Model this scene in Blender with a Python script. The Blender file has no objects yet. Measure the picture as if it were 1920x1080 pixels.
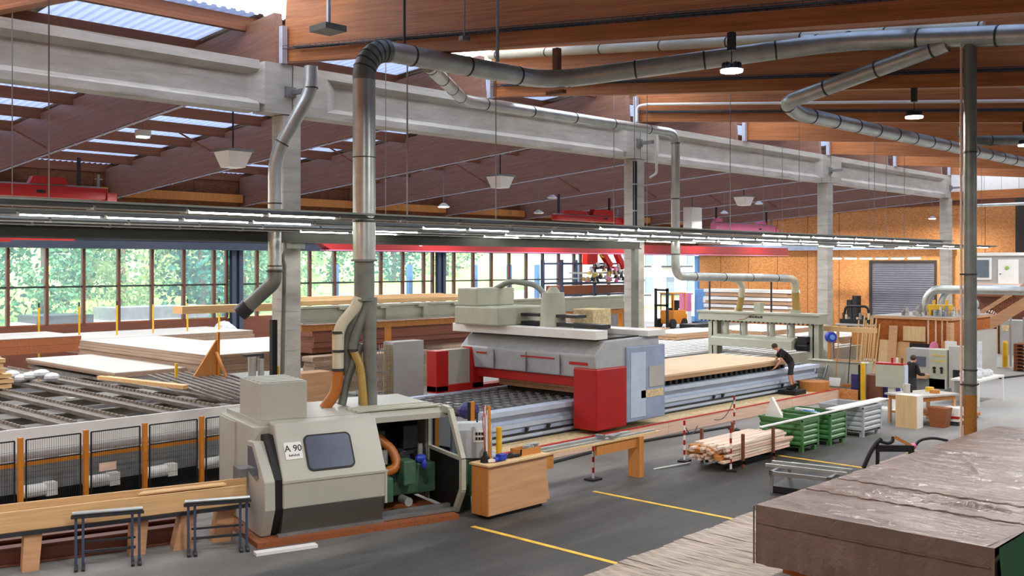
import bpy, bmesh, math, random
from mathutils import Vector, Matrix
random.seed(7)
C = bpy.context.scene.collection
PI = math.pi

# ---------------------------------------------------------------- materials
def lin(c):
    f = lambda v: v/12.92 if v <= .04045 else ((v+.055)/1.055)**2.4
    return tuple(f(x/255) for x in c)+(1,)

def newmat(name):
    m = bpy.data.materials.new(name); m.use_nodes = True
    nt = m.node_tree; nt.nodes.clear()
    out = nt.nodes.new('ShaderNodeOutputMaterial')
    return m, nt, out

def N(nt, t, **kw):
    n = nt.nodes.new(t)
    for k, v in kw.items():
        if hasattr(n, k): setattr(n, k, v)
        else: n.inputs[k].default_value = v
    return n

def coords(nt, stretch=(1,1,1)):
    tc = N(nt, 'ShaderNodeTexCoord'); mp = N(nt, 'ShaderNodeMapping'); mp.inputs['Scale'].default_value = stretch
    nt.links.new(tc.outputs['Object'], mp.inputs['Vector']); return mp.outputs['Vector']

def mixrgb(nt, fac, a, b, mode='MIX'):
    n = N(nt, 'ShaderNodeMix', data_type='RGBA', blend_type=mode)
    for i, v in ((0, fac), (6, a), (7, b)):
        if hasattr(v, 'is_linked'): nt.links.new(v, n.inputs[i])
        else: n.inputs[i].default_value = v
    return n.outputs[2]

def ramp(nt, fac, p0, p1):
    r = N(nt, 'ShaderNodeMapRange'); nt.links.new(fac, r.inputs[0]); r.inputs[1].default_value = p0; r.inputs[2].default_value = p1
    return r.outputs[0]

def bsdf(nt, out, col, rough, metal=0, spec=.5):
    b = N(nt, 'ShaderNodeBsdfPrincipled'); b.inputs['Roughness'].default_value = rough; b.inputs['Metallic'].default_value = metal
    b.inputs['Specular IOR Level'].default_value = spec
    if hasattr(col, 'is_linked'): nt.links.new(col, b.inputs['Base Color'])
    else: b.inputs['Base Color'].default_value = col
    nt.links.new(b.outputs[0], out.inputs[0]); return b

def bump(nt, b, h, strength, dist=.02):
    n = N(nt, 'ShaderNodeBump'); n.inputs['Strength'].default_value = strength; n.inputs['Distance'].default_value = dist
    nt.links.new(h, n.inputs['Height']); nt.links.new(n.outputs[0], b.inputs['Normal'])

def plain(name, col, rough=.55, metal=0, var=.12, scale=3, stretch=(1,1,1), bmp=0, spec=.4):
    m, nt, out = newmat(name); v = coords(nt, stretch)
    n = N(nt, 'ShaderNodeTexNoise', Scale=scale, Detail=6); nt.links.new(v, n.inputs['Vector'])
    c = lin(col); a = tuple(x*(1-var) for x in c[:3])+(1,); d = tuple(min(1, x*(1+var)) for x in c[:3])+(1,)
    f = ramp(nt, n.outputs['Fac'], .3, .7)
    b = bsdf(nt, out, mixrgb(nt, f, a, d), rough, metal, spec)
    if bmp: bump(nt, b, n.outputs['Fac'], bmp)
    return m

def wood(name, col, dark, axis=1, lam=.045, rough=.6, amount=.35):
    """glued timber: lamella joints along local z, grain along the local axis"""
    m, nt, out = newmat(name)
    st = [14, 14, 14]; st[axis] = .5
    v = coords(nt, tuple(st)); n = N(nt, 'ShaderNodeTexNoise', Scale=1.3, Detail=8, Roughness=.65); nt.links.new(v, n.inputs['Vector'])
    tc = N(nt, 'ShaderNodeTexCoord'); sp = N(nt, 'ShaderNodeSeparateXYZ'); nt.links.new(tc.outputs['Object'], sp.inputs[0])
    dv = N(nt, 'ShaderNodeMath', operation='DIVIDE'); nt.links.new(sp.outputs[2], dv.inputs[0]); dv.inputs[1].default_value = lam
    fl = N(nt, 'ShaderNodeMath', operation='FLOOR'); nt.links.new(dv.outputs[0], fl.inputs[0])
    fr = N(nt, 'ShaderNodeMath', operation='FRACT'); nt.links.new(dv.outputs[0], fr.inputs[0])
    wn = N(nt, 'ShaderNodeTexWhiteNoise', noise_dimensions='1D'); nt.links.new(fl.outputs[0], wn.inputs['W'])
    ln = N(nt, 'ShaderNodeMath', operation='LESS_THAN'); nt.links.new(fr.outputs[0], ln.inputs[0]); ln.inputs[1].default_value = .1
    c = mixrgb(nt, ramp(nt, n.outputs['Fac'], .3, .75), lin(col), lin(dark))
    m1 = N(nt, 'ShaderNodeMath', operation='MULTIPLY'); nt.links.new(wn.outputs[0], m1.inputs[0]); m1.inputs[1].default_value = amount
    c = mixrgb(nt, m1.outputs[0], c, lin(dark))
    m2 = N(nt, 'ShaderNodeMath', operation='MULTIPLY'); nt.links.new(ln.outputs[0], m2.inputs[0]); m2.inputs[1].default_value = .45
    c = mixrgb(nt, m2.outputs[0], c, tuple(x*.45 for x in lin(dark)[:3])+(1,))
    b = bsdf(nt, out, c, rough, 0, .3); bump(nt, b, n.outputs['Fac'], .15)
    return m

def osb(name, col, dark, scale=9, stretch=(1, 1, 2.2)):
    m, nt, out = newmat(name); v = coords(nt, stretch)
    vo = N(nt, 'ShaderNodeTexVoronoi', Scale=scale); nt.links.new(v, vo.inputs['Vector'])
    sp = N(nt, 'ShaderNodeSeparateColor'); nt.links.new(vo.outputs['Color'], sp.inputs[0])
    n = N(nt, 'ShaderNodeTexNoise', Scale=.35, Detail=3); nt.links.new(v, n.inputs['Vector'])
    c = mixrgb(nt, sp.outputs[0], lin(col), lin(dark))
    m1 = N(nt, 'ShaderNodeMath', operation='MULTIPLY'); nt.links.new(n.outputs['Fac'], m1.inputs[0]); m1.inputs[1].default_value = .5
    c = mixrgb(nt, m1.outputs[0], c, lin(dark))
    bsdf(nt, out, c, .7, 0, .25); return m

def translucent(name, col, t=.75):
    m, nt, out = newmat(name)
    a = N(nt, 'ShaderNodeBsdfTranslucent', Color=lin(col)); d = N(nt, 'ShaderNodeBsdfDiffuse', Color=lin(col))
    x = N(nt, 'ShaderNodeMixShader'); x.inputs[0].default_value = t
    nt.links.new(d.outputs[0], x.inputs[1]); nt.links.new(a.outputs[0], x.inputs[2]); nt.links.new(x.outputs[0], out.inputs[0])
    return m

def glass(name, tint=(245, 250, 250), refl=.06):
    m, nt, out = newmat(name)
    a = N(nt, 'ShaderNodeBsdfTransparent', Color=lin(tint)); d = N(nt, 'ShaderNodeBsdfGlossy', Roughness=.03)
    x = N(nt, 'ShaderNodeMixShader'); x.inputs[0].default_value = refl
    nt.links.new(a.outputs[0], x.inputs[1]); nt.links.new(d.outputs[0], x.inputs[2]); nt.links.new(x.outputs[0], out.inputs[0])
    return m

def hazy(name):
    """hazy pane: mostly clear, haze and glare put in as white scatter, a little reflection"""
    m, nt, out = newmat(name)
    a = N(nt, 'ShaderNodeBsdfTransparent', Color=(.93,.97,1,1)); d = N(nt, 'ShaderNodeBsdfGlossy', Roughness=.03); t = N(nt, 'ShaderNodeBsdfTranslucent', Color=(.8,.88,.95,1))  # translucent white stands for haze and glare over the view
    x = N(nt, 'ShaderNodeMixShader'); x.inputs[0].default_value = .06; y = N(nt, 'ShaderNodeMixShader'); y.inputs[0].default_value = .08
    nt.links.new(a.outputs[0], y.inputs[1]); nt.links.new(t.outputs[0], y.inputs[2]); nt.links.new(y.outputs[0], x.inputs[1]); nt.links.new(d.outputs[0], x.inputs[2]); nt.links.new(x.outputs[0], out.inputs[0])
    return m

def emit(name, col, s):
    m, nt, out = newmat(name); e = N(nt, 'ShaderNodeEmission', Color=lin(col), Strength=s); nt.links.new(e.outputs[0], out.inputs[0]); return m

def floor_mat():
    """asphalt: dark in the front aisle, dusty near the machines, pale worn screed towards the far end"""
    m, nt, out = newmat('asphalt_floor'); v = coords(nt)
    n1 = N(nt, 'ShaderNodeTexNoise', Scale=.3, Detail=6, Roughness=.6); nt.links.new(v, n1.inputs['Vector'])
    v2 = coords(nt, (.22, 1.5, 1)); n2 = N(nt, 'ShaderNodeTexNoise', Scale=.8, Detail=8, Roughness=.7); nt.links.new(v2, n2.inputs['Vector'])
    n3 = N(nt, 'ShaderNodeTexNoise', Scale=75, Detail=2); nt.links.new(v, n3.inputs['Vector'])
    g = N(nt, 'ShaderNodeNewGeometry'); sp = N(nt, 'ShaderNodeSeparateXYZ'); nt.links.new(g.outputs['Position'], sp.inputs[0])
    def add(a, b, op='ADD', k=None):
        n = N(nt, 'ShaderNodeMath', operation=op, use_clamp=False); nt.links.new(a, n.inputs[0])
        if hasattr(b, 'is_linked'): nt.links.new(b, n.inputs[1])
        else: n.inputs[1].default_value = b
        return n.outputs[0]
    base = mixrgb(nt, ramp(nt, n1.outputs['Fac'], .35, .7), lin((20, 20, 20)), lin((44, 43, 42)))
    base = mixrgb(nt, ramp(nt, n2.outputs['Fac'], .5, .75), base, lin((76, 74, 71)))
    sp_ = mixrgb(nt, ramp(nt, n3.outputs['Fac'], .38, .62), lin((14, 14, 14)), lin((112, 111, 108)))
    base = mixrgb(nt, .32, base, sp_)
    wob = add(n2.outputs['Fac'], -.5); wob = add(wob, 9.0, 'MULTIPLY'); wob1 = add(n1.outputs['Fac'], -.5); wob1 = add(wob1, 9.0, 'MULTIPLY')
    # worn pale screed beyond X about 26, sawdust along the machines beyond Y about 13
    fx = ramp(nt, add(add(sp.outputs[0], wob), wob1), 22, 36)
    fy = ramp(nt, add(add(sp.outputs[1], add(wob, .35, 'MULTIPLY')), add(wob1, .3, 'MULTIPLY')), 12.4, 15.4)
    c = mixrgb(nt, add(fy, .62, 'MULTIPLY'), base, lin((158, 156, 150)))
    c = mixrgb(nt, add(fx, .9, 'MULTIPLY'), c, lin((170, 170, 168)))
    b = bsdf(nt, out, c, .6, 0, .35); bump(nt, b, n3.outputs['Fac'], .3, .01)
    return m

def tarp_mat():
    m, nt, out = newmat('brown_tarpaulin'); v = coords(nt, (1, 1, 1))
    v1 = coords(nt, (1.5, .35, .8)); n1 = N(nt, 'ShaderNodeTexNoise', Scale=1.6, Detail=2, Distortion=.8); nt.links.new(v1, n1.inputs['Vector'])
    v2 = coords(nt, (3.2, 1.4, 1)); n2 = N(nt, 'ShaderNodeTexNoise', Scale=2.6, Detail=3, Roughness=.5, Distortion=1.5); nt.links.new(v2, n2.inputs['Vector'])
    c = mixrgb(nt, ramp(nt, n1.outputs['Fac'], .3, .7), lin((92, 77, 70)), lin((110, 93, 85)))
    b = bsdf(nt, out, c, .3, 0, .5)
    v3 = coords(nt, (1, .7, 1)); n3 = N(nt, 'ShaderNodeTexNoise', Scale=7.5, Detail=3, Roughness=.55, Distortion=2.2); nt.links.new(v3, n3.inputs['Vector'])
    r = N(nt, 'ShaderNodeMath', operation='MULTIPLY_ADD'); nt.links.new(n2.outputs['Fac'], r.inputs[0]); r.inputs[1].default_value = .35; nt.links.new(n1.outputs['Fac'], r.inputs[2])
    q = N(nt, 'ShaderNodeMath', operation='MULTIPLY_ADD'); nt.links.new(n3.outputs['Fac'], q.inputs[0]); q.inputs[1].default_value = .16; nt.links.new(r.outputs[0], q.inputs[2])
    bump(nt, b, q.outputs[0], .85, .1); return m

def concrete_mat():
    """precast concrete with board marks, stains and pores"""
    m, nt, out = newmat('precast_concrete'); v = coords(nt, (.5, .5, 2.2))
    n = N(nt, 'ShaderNodeTexNoise', Scale=1.6, Detail=8, Roughness=.65); nt.links.new(v, n.inputs['Vector'])
    v2 = coords(nt, (.35, .35, 7)); n2 = N(nt, 'ShaderNodeTexNoise', Scale=1.5, Detail=5); nt.links.new(v2, n2.inputs['Vector'])
    v3 = coords(nt); n3 = N(nt, 'ShaderNodeTexNoise', Scale=26, Detail=3); nt.links.new(v3, n3.inputs['Vector'])
    c = mixrgb(nt, ramp(nt, n.outputs['Fac'], .32, .68), lin((176, 173, 165)), lin((210, 207, 199)))
    c = mixrgb(nt, ramp(nt, n2.outputs['Fac'], .6, .68), c, lin((172, 168, 160)))
    c = mixrgb(nt, ramp(nt, n3.outputs['Fac'], .68, .74), c, lin((120, 117, 110)))
    b = bsdf(nt, out, c, .85, 0, .25); bump(nt, b, n3.outputs['Fac'], .15, .01); return m

def foliage(name, col, dark):
    m, nt, out = newmat(name); v = coords(nt)
    n = N(nt, 'ShaderNodeTexNoise', Scale=.9, Detail=4); nt.links.new(v, n.inputs['Vector'])
    c = mixrgb(nt, ramp(nt, n.outputs['Fac'], .35, .65), lin(dark), lin(col))
    d = N(nt, 'ShaderNodeBsdfDiffuse'); t = N(nt, 'ShaderNodeBsdfTranslucent'); x = N(nt, 'ShaderNodeMixShader'); x.inputs[0].default_value = .35
    nt.links.new(c, d.inputs[0]); nt.links.new(c, t.inputs[0]); nt.links.new(d.outputs[0], x.inputs[1]); nt.links.new(t.outputs[0], x.inputs[2])
    nt.links.new(x.outputs[0], out.inputs[0]); return m

MT = dict(
 glulam=wood('glulam_orange', (198, 128, 74), (142, 84, 46), 1, .042, .5),
 glulam_far=wood('glulam_red_brown', (158, 116, 96), (108, 77, 63), 1, .042, .45),
 purlin=wood('purlin_timber', (138, 86, 56), (104, 62, 40), 0, .08),
 concrete=concrete_mat(),
 galv=plain('galvanised_duct', (186, 192, 190), .36, .72, .14, 3),
 galv_matt=plain('weathered_grey_duct', (124, 128, 122), .5, .45, .18, 3),
 pvc=plain('cream_pipe', (206, 200, 176), .45, 0, .08, 3),
 band=plain('duct_clamp', (70, 72, 70), .45, .5),
 steel=plain('grey_steel', (142, 145, 146), .45, .6, .15, 4),
 dsteel=plain('dark_steel', (60, 62, 66), .5, .5, .2, 5),
 black=plain('black_rubber', (24, 24, 26), .6, 0, .1),
 blackp=plain('black_paint', (34, 34, 36), .45, .2, .1),
 bluesteel=plain('blue_grey_girder', (66, 76, 98), .5, .1, .1),
 blue=plain('sky_blue_paint', (104, 152, 206), .45, 0, .08),
 rackblue=plain('rack_blue_paint', (60, 116, 168), .5, 0, .08),
 red=plain('crane_red', (172, 30, 28), .38, 0, .07),
 pink=plain('faded_pink_red', (212, 112, 150), .45, 0, .07),
 orange=plain('orange_post', (200, 126, 36), .45, 0, .08),
 yellow=plain('yellow_paint', (222, 176, 38), .45, 0, .1),
 cream=plain('machine_cream', (176, 176, 164), .42, 0, .05, 2),
 creamd=plain('machine_dark_skirt', (84, 83, 78), .5, 0, .08),
 pressg=plain('press_grey_green', (176, 178, 160), .5, 0, .06),
 green=plain('machine_green', (70, 104, 84), .5, 0, .2, 6),
 bin=plain('container_green', (66, 118, 64), .3, 0, .14, 4, spec=.7),
 binblue=plain('container_blue_green', (110, 150, 150), .5, .1, .12, 4),
 bingrey=plain('container_grey', (172, 176, 180), .5, .05, .08, 4),
 tabblue=plain('bed_pale_blue_grey', (188, 202, 222), .5, 0, .06),
 white=plain('white_paint', (228, 228, 224), .5, 0, .04),
 offwhite=plain('white_slab', (180, 177, 170), .7, 0, .06, .8),
 wgrey=plain('wall_grey', (168, 168, 166), .7, 0, .04),
 ply=plain('birch_plywood', (216, 184, 136), .6, 0, .12, 2, (12, 12, .6)),
 pine=plain('pine_timber', (214, 174, 122), .6, 0, .16, 2, (.5, 12, 12)),
 piney=plain('pine_timber_y', (208, 164, 114), .6, 0, .16, 2, (12, .5, 12)),
 larch=plain('cabinet_pine', (198, 152, 112), .6, 0, .14, 1.6, (.7, .7, 9)),
 larchd=plain('cabinet_end_pine', (190, 126, 62), .6, 0, .12, 1.6, (10, 10, .6)),
 brownw=plain('brown_timber', (142, 82, 48), .6, 0, .2, 2, (12, .5, 12)),
 dkpanel=plain('dark_red_brown_panel', (112, 66, 48), .6, 0, .15, 2, (.5, 2, 6)),
 clt=wood('stacked_panel_edges', (184, 160, 138), (140, 118, 100), 1, .03, .75),
 cltx=wood('stacked_panel_edges_x', (206, 172, 138), (160, 122, 90), 0, .05, .75),
 osb=osb('osb_board', (222, 160, 100), (184, 118, 66)),
 osbh=osb('osb_hut', (196, 118, 56), (160, 86, 36), 14),
 chip=plain('wood_chips', (218, 196, 152), .9, 0, .25, 12, (1, 1, 1), .6),
 curb=plain('curb_board', (224, 190, 168), .7, 0, .12, 2, (.5, 12, 12)),
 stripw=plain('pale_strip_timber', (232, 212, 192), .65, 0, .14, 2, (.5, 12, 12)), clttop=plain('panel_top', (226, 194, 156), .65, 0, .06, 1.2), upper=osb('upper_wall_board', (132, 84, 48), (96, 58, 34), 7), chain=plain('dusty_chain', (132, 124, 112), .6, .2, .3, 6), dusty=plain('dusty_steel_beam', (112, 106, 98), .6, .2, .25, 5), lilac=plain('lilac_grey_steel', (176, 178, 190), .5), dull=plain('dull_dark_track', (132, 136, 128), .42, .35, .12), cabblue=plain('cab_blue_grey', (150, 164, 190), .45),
 redline=plain('red_line', (196, 60, 56), .6),
 floor=floor_mat(), tarp=tarp_mat(),
 greentarp=plain('green_tarpaulin', (22, 84, 50), .4, 0, .2, 3, (1, 1, .3), .3),
 film=plain('film_wrapped_boards', (138, 124, 110), .38, 0, .75, 6, (4, .45, 1), .5),
 sheet=plain('roof_sheet', (150, 148, 148), .5, .3, .1, .6),
 skysheet=translucent('translucent_roof_sheet', (176, 192, 226), .2), ridgesheet=translucent('ridge_glazing', (226, 232, 244), .6),
 glass=hazy('window_glass'), cabglass=plain('machine_window', (92, 98, 112), .12, 0, .05, 3, spec=.8),
 clearp=glass('clear_guard', (214, 220, 222), .12),
 tube=emit('fluorescent_tube', (255, 253, 244), 14), led=emit('led_lamp', (238, 244, 255), 12), dim=emit('exit_lamp', (200, 235, 210), 1.2),
 refl=plain('lamp_reflector', (112, 114, 108), .3, .6, .05),
 trunk=plain('lamp_trunking', (120, 122, 114), .45, .3, .08),
 hose_or=plain('orange_hose', (176, 104, 44), .4, 0, .12, 30, (1, 1, 1)),
 hose_oc=plain('dark_ochre_hose', (150, 100, 40), .4, 0, .15, 30), olive=plain('dark_olive_beam', (56, 57, 50), .55, .1, .1), girder_red=plain('deep_red_girder', (138, 30, 34), .45, 0, .06), hose_y=plain('ochre_hose', (168, 140, 74), .45, 0, .15, 30),
 navy=plain('navy_blue', (48, 48, 104), .5), bluetool=plain('blue_tool', (40, 60, 170), .4),
 skin=plain('skin', (206, 152, 124), .55, 0, .04), hair=plain('brown_hair', (70, 50, 38), .7),
 shirt=plain('black_shirt', (30, 28, 30), .85), short=plain('charcoal_shorts', (52, 54, 58), .85), shoe=plain('black_shoe', (22, 22, 22), .6),
 road=plain('yard_gravel', (160, 156, 146), .9, 0, .2, .8), grass=plain('lawn', (146, 178, 92), .9, 0, .3, .5),
 leafa=foliage('leaves_mid', (112, 160, 112), (44, 98, 80)), leafb=foliage('leaves_light', (206, 210, 156), (110, 156, 116)), leafc=foliage('leaves_deep', (74, 134, 118), (34, 86, 82)), mull=plain('dark_window_timber', (104, 62, 44), .6),
 bark=plain('bark', (92, 76, 60), .9, 0, .2, 6), house=plain('white_render', (204, 206, 208), .8, 0, .04), winddk=plain('house_window', (96, 108, 120), .2),
 shutter=plain('shutter_grey', (112, 112, 122), .5, .3, .08), dkgrey=plain('dark_recess', (54, 48, 44), .8, 0, .2, 1),
 foil=plain('crumpled_plastic', (200, 204, 208), .25, 0, .2, 5, bmp=.6), line=plain('yellow_floor_line', (212, 172, 64), .7, 0, .25, 3),
 cardb=plain('cardboard', (190, 150, 104), .8), mesh=plain('fence_wire', (62, 64, 66), .5, .4),
)

# ---------------------------------------------------------------- mesh builder
class MB:
    def __init__(s, M=None): s.v = []; s.f = []; s.M = M
    def add(s, vs, fs):
        o = len(s.v)
        for p in vs:
            p = Vector(p); s.v.append(s.M @ p if s.M else p)
        s.f += [tuple(i+o for i in f) for f in fs]; return s
    def box(s, x0, x1, y0, y1, z0, z1):
        return s.add([(x0,y0,z0),(x1,y0,z0),(x1,y1,z0),(x0,y1,z0),(x0,y0,z1),(x1,y0,z1),(x1,y1,z1),(x0,y1,z1)],
                     [(3,2,1,0),(4,5,6,7),(0,1,5,4),(1,2,6,5),(2,3,7,6),(3,0,4,7)])
    def cbox(s, c, d, rz=0, rx=0, ry=0):
        R = Matrix.Rotation(rz,3,'Z') @ Matrix.Rotation(ry,3,'Y') @ Matrix.Rotation(rx,3,'X'); c = Vector(c)
        vs = [c+R@Vector((sx*d[0]/2, sy*d[1]/2, sz*d[2]/2)) for sz in (-1,1) for sx, sy in ((-1,-1),(1,-1),(1,1),(-1,1))]
        return s.add(vs, [(3,2,1,0),(4,5,6,7),(0,1,5,4),(1,2,6,5),(2,3,7,6),(3,0,4,7)])
    def bar(s, p, q, w, h):
        p, q = Vector(p), Vector(q); d = (q-p).normalized()
        a = d.cross(Vector((0,0,1))); a = a.normalized() if a.length > 1e-4 else Vector((1,0,0)); b = a.cross(d)
        vs = [e+a*sa*w/2+b*sb*h/2 for e in (p, q) for sa, sb in ((-1,-1),(1,-1),(1,1),(-1,1))]
        return s.add(vs, [(3,2,1,0),(4,5,6,7),(0,1,5,4),(1,2,6,5),(2,3,7,6),(3,0,4,7)])
    def tube(s, pts, r, n=12, caps=True):
        pts = [Vector(p) for p in pts]; m = len(pts); rs = r if isinstance(r, (list, tuple)) else [r]*m
        T = [(pts[min(i+1,m-1)]-pts[max(i-1,0)]).normalized() for i in range(m)]
        a = T[0].orthogonal().normalized(); vs = []
        for i in range(m):
            a = (a-T[i]*a.dot(T[i])).normalized(); b = T[i].cross(a)
            vs += [pts[i]+(a*math.cos(k*2*PI/n)+b*math.sin(k*2*PI/n))*rs[i] for k in range(n)]
        fs = [(i*n+k, i*n+(k+1)%n, (i+1)*n+(k+1)%n, (i+1)*n+k) for i in range(m-1) for k in range(n)]
        if caps: fs += [tuple(range(n-1,-1,-1)), tuple((m-1)*n+k for k in range(n))]
        return s.add(vs, fs)
    def cyl(s, p, q, r, r2=None, n=16): return s.tube([p, q], [r, r if r2 is None else r2], n)
    def prism(s, poly, ax, a, b):
        """poly in the two other axes (in xyz order), extruded along ax from a to b"""
        def P(u, v, w): return (w,u,v) if ax == 0 else (u,w,v) if ax == 1 else (u,v,w)
        n = len(poly); vs = [P(u,v,a) for u,v in poly]+[P(u,v,b) for u,v in poly]
        fs = [(i,(i+1)%n,n+(i+1)%n,n+i) for i in range(n)]+[tuple(range(n-1,-1,-1)), tuple(range(n,2*n))]
        return s.add(vs, fs)
    def ball(s, c, r, sc=(1,1,1), n=10, m=7):
        c = Vector(c); vs = [c+Vector((0,0,r*sc[2]))]
        for i in range(1, m):
            t = PI*i/m
            vs += [c+Vector((r*sc[0]*math.sin(t)*math.cos(2*PI*k/n), r*sc[1]*math.sin(t)*math.sin(2*PI*k/n), r*sc[2]*math.cos(t))) for k in range(n)]
        vs.append(c-Vector((0,0,r*sc[2]))); L = len(vs)-1
        fs = [(0,1+k,1+(k+1)%n) for k in range(n)]
        fs += [(1+i*n+k, 1+(i+1)*n+k, 1+(i+1)*n+(k+1)%n, 1+i*n+(k+1)%n) for i in range(m-2) for k in range(n)]
        fs += [(L, 1+(m-2)*n+(k+1)%n, 1+(m-2)*n+k) for k in range(n)]
        return s.add(vs, fs)

def obj(name, mb, mat, parent=None, bev=0, smooth=False, sub=0):
    vs = mb.v
    if parent is None:
        xs = [v.x for v in vs]; ys = [v.y for v in vs]; zs = [v.z for v in vs]
        o0 = Vector(((min(xs)+max(xs))/2, (min(ys)+max(ys))/2, min(zs))); T = Matrix.Translation(-o0)
    else:
        T = WM[parent.name].inverted()
    me = bpy.data.meshes.new(name); me.from_pydata([T @ v for v in vs], [], mb.f)
    bm = bmesh.new(); bm.from_mesh(me); bmesh.ops.recalc_face_normals(bm, faces=bm.faces); bm.to_mesh(me); bm.free()
    me.materials.append(MT[mat] if isinstance(mat, str) else mat)
    if smooth:
        for p in me.polygons: p.use_smooth = True
        me.set_sharp_from_angle(angle=math.radians(38))
    o = bpy.data.objects.new(name, me); C.objects.link(o)
    if parent is None: o.location = o0; WM[o.name] = Matrix.Translation(o0)
    else: o.parent = parent; WM[o.name] = WM[parent.name].copy()
    if bev:
        b = o.modifiers.new('bevel', 'BEVEL'); b.width = bev; b.segments = 2; b.limit_method = 'ANGLE'; b.angle_limit = math.radians(40)
    if sub:
        b = o.modifiers.new('subsurf', 'SUBSURF'); b.levels = sub; b.render_levels = sub
    return o
WM = {}

def tag(o, label, cat=None, group=None, kind=None):
    o['label'] = label
    if cat: o['category'] = cat
    if group: o['group'] = group
    if kind: o['kind'] = kind
    return o

def thing(name, label, cat, loc=(0,0,0), rz=0, group=None):
    o = bpy.data.objects.new(name, None); o.empty_display_size = .2; C.objects.link(o)
    o.location = loc; o.rotation_euler = (0,0,rz); WM[o.name] = Matrix.Translation(loc) @ Matrix.Rotation(rz,4,'Z')
    return tag(o, label, cat, group)

def single(name, mb, mat, label, cat, group=None, **kw): return tag(obj(name, mb, mat, **kw), label, cat, group)

def struct(name, mb, mat, parent=None, **kw):
    o = obj(name, mb, mat, parent, **kw)
    if parent is None: o['kind'] = 'structure'
    return o

def dup(root, loc, rz=None, label=None, group=None):
    r = root.copy(); C.objects.link(r); r.location = loc
    if rz is not None: r.rotation_euler = (0,0,rz)
    if label: r['label'] = label
    if group: r['group'] = group
    WM[r.name] = Matrix.Translation(loc) @ Matrix.Rotation(r.rotation_euler[2],4,'Z')
    for ch in list(root.children):
        c = ch.copy(); C.objects.link(c); c.parent = r; WM[c.name] = WM[r.name].copy()
        for g in list(ch.children):
            d = g.copy(); C.objects.link(d); d.parent = c
    return r

ORD = ['first','second','third','fourth','fifth','sixth','seventh','eighth','ninth','tenth','eleventh','twelfth','thirteenth','fourteenth','fifteenth','sixteenth','seventeenth','eighteenth','nineteenth','twentieth']

def bend(p, rad=.35, n=6):
    """polyline with rounded corners"""
    p = [Vector(q) for q in p]; out = [p[0]]
    for i in range(1, len(p)-1):
        a, b, c = p[i-1], p[i], p[i+1]; r = min(rad, (a-b).length*.48, (c-b).length*.48)
        s, e = b+(a-b).normalized()*r, b+(c-b).normalized()*r
        out += [s*(1-t)**2+b*2*t*(1-t)+e*t*t for t in [k/n for k in range(n+1)]]
    return out+[p[-1]]

def ring_parts(t, p, step, r, w=.035, off=.3, mat='band', name='clamp_ring', extra=()):
    """clamp rings every step metres along a polyline, each a part of its own"""
    p = [Vector(q) for q in p]; acc = off
    for a, b in zip(p, p[1:]):
        L = (b-a).length; d = (b-a).normalized()
        while acc < L:
            c = a+d*acc; obj(name, MB().cyl(c-d*w/2, c+d*w/2, r, n=16), mat, t, smooth=True); acc += step
        acc -= L
    for q0, q1, rr in extra: obj(name, MB().cyl(q0, q1, rr, n=22), mat, t, smooth=True)

def duct(name, path, r, label, mat='galv', rad=.5, step=1.6, n=20, parts=True):
    pts = bend(path, rad, 8)
    t = thing(name, label, 'duct', path[0])
    obj('duct_pipe', MB().tube(pts, r, n), mat, t, smooth=True)
    ring_parts(t, path, step, r*1.07)
    return t

# ---------------------------------------------------------------- camera, sky
cam = bpy.data.cameras.new('camera'); co = bpy.data.objects.new('camera', cam); C.objects.link(co)
cam.lens = 35.6; cam.sensor_width = 36; cam.shift_y = -.0228; cam.clip_end = 500
co.location = (0,0,4.6); co.rotation_euler = (PI/2, 0, math.radians(43.748)-PI/2)
S = bpy.context.scene; S.camera = co
S.view_settings.view_transform = 'Standard'; S.view_settings.look = 'None'; S.view_settings.exposure = 0; S.view_settings.gamma = 1
w = bpy.data.worlds.new('sky'); S.world = w; w.use_nodes = True
nt = w.node_tree; bg = nt.nodes['Background']; sky = nt.nodes.new('ShaderNodeTexSky'); sky.sky_type = 'NISHITA'
sky.sun_disc = False; sky.sun_elevation = math.radians(48); sky.sun_rotation = math.radians(200); sky.dust_density = 2
hs = nt.nodes.new('ShaderNodeHueSaturation'); hs.inputs['Saturation'].default_value = .35; nt.links.new(sky.outputs[0], hs.inputs['Color'])
nt.links.new(hs.outputs[0], bg.inputs[0]); bg.inputs[1].default_value = .62
S.view_settings.exposure = .88
sl = bpy.data.lights.new('sun', 'SUN'); sl.energy = 4.2; sl.angle = .03; sl.color = (1, .95, .86)
so = bpy.data.objects.new('sun', sl); C.objects.link(so); so.rotation_euler = (math.radians(40), 0, math.radians(-20))
# ================================================================ THE BUILDING
GX = [13.95+7*k for k in range(-2, 9)]          # rafter axes
CX = [0, 14, 28, 42, 56]                        # concrete columns
YR, YW, XE = 21.0, 46.0, 70.0
zf = lambda y: 9.35-.07*(y-21)                  # underside of far rafters
zn = lambda y: 9.5-.1*(21-y)                    # underside of near beams
X0, X1 = -7.2, 76.0
struct('floor', MB().box(X0, 80, -8, YW, -.2, 0), 'floor')
# yellow floor lines
for i, (x, lab) in enumerate(((12.37, 'yellow floor line starting beside the wooden tool cabinet'), (15.98, 'yellow floor line crossing the aisle behind the tool cabinet'), (22.06, 'short yellow floor line in front of the green containers'))):
    o = single('floor_marking', MB().box(x-.05, x+.05, 5.0, 13.0 if i else 12.8, .001, .006), 'line', lab, 'floor line', 'yellow floor lines')
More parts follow.
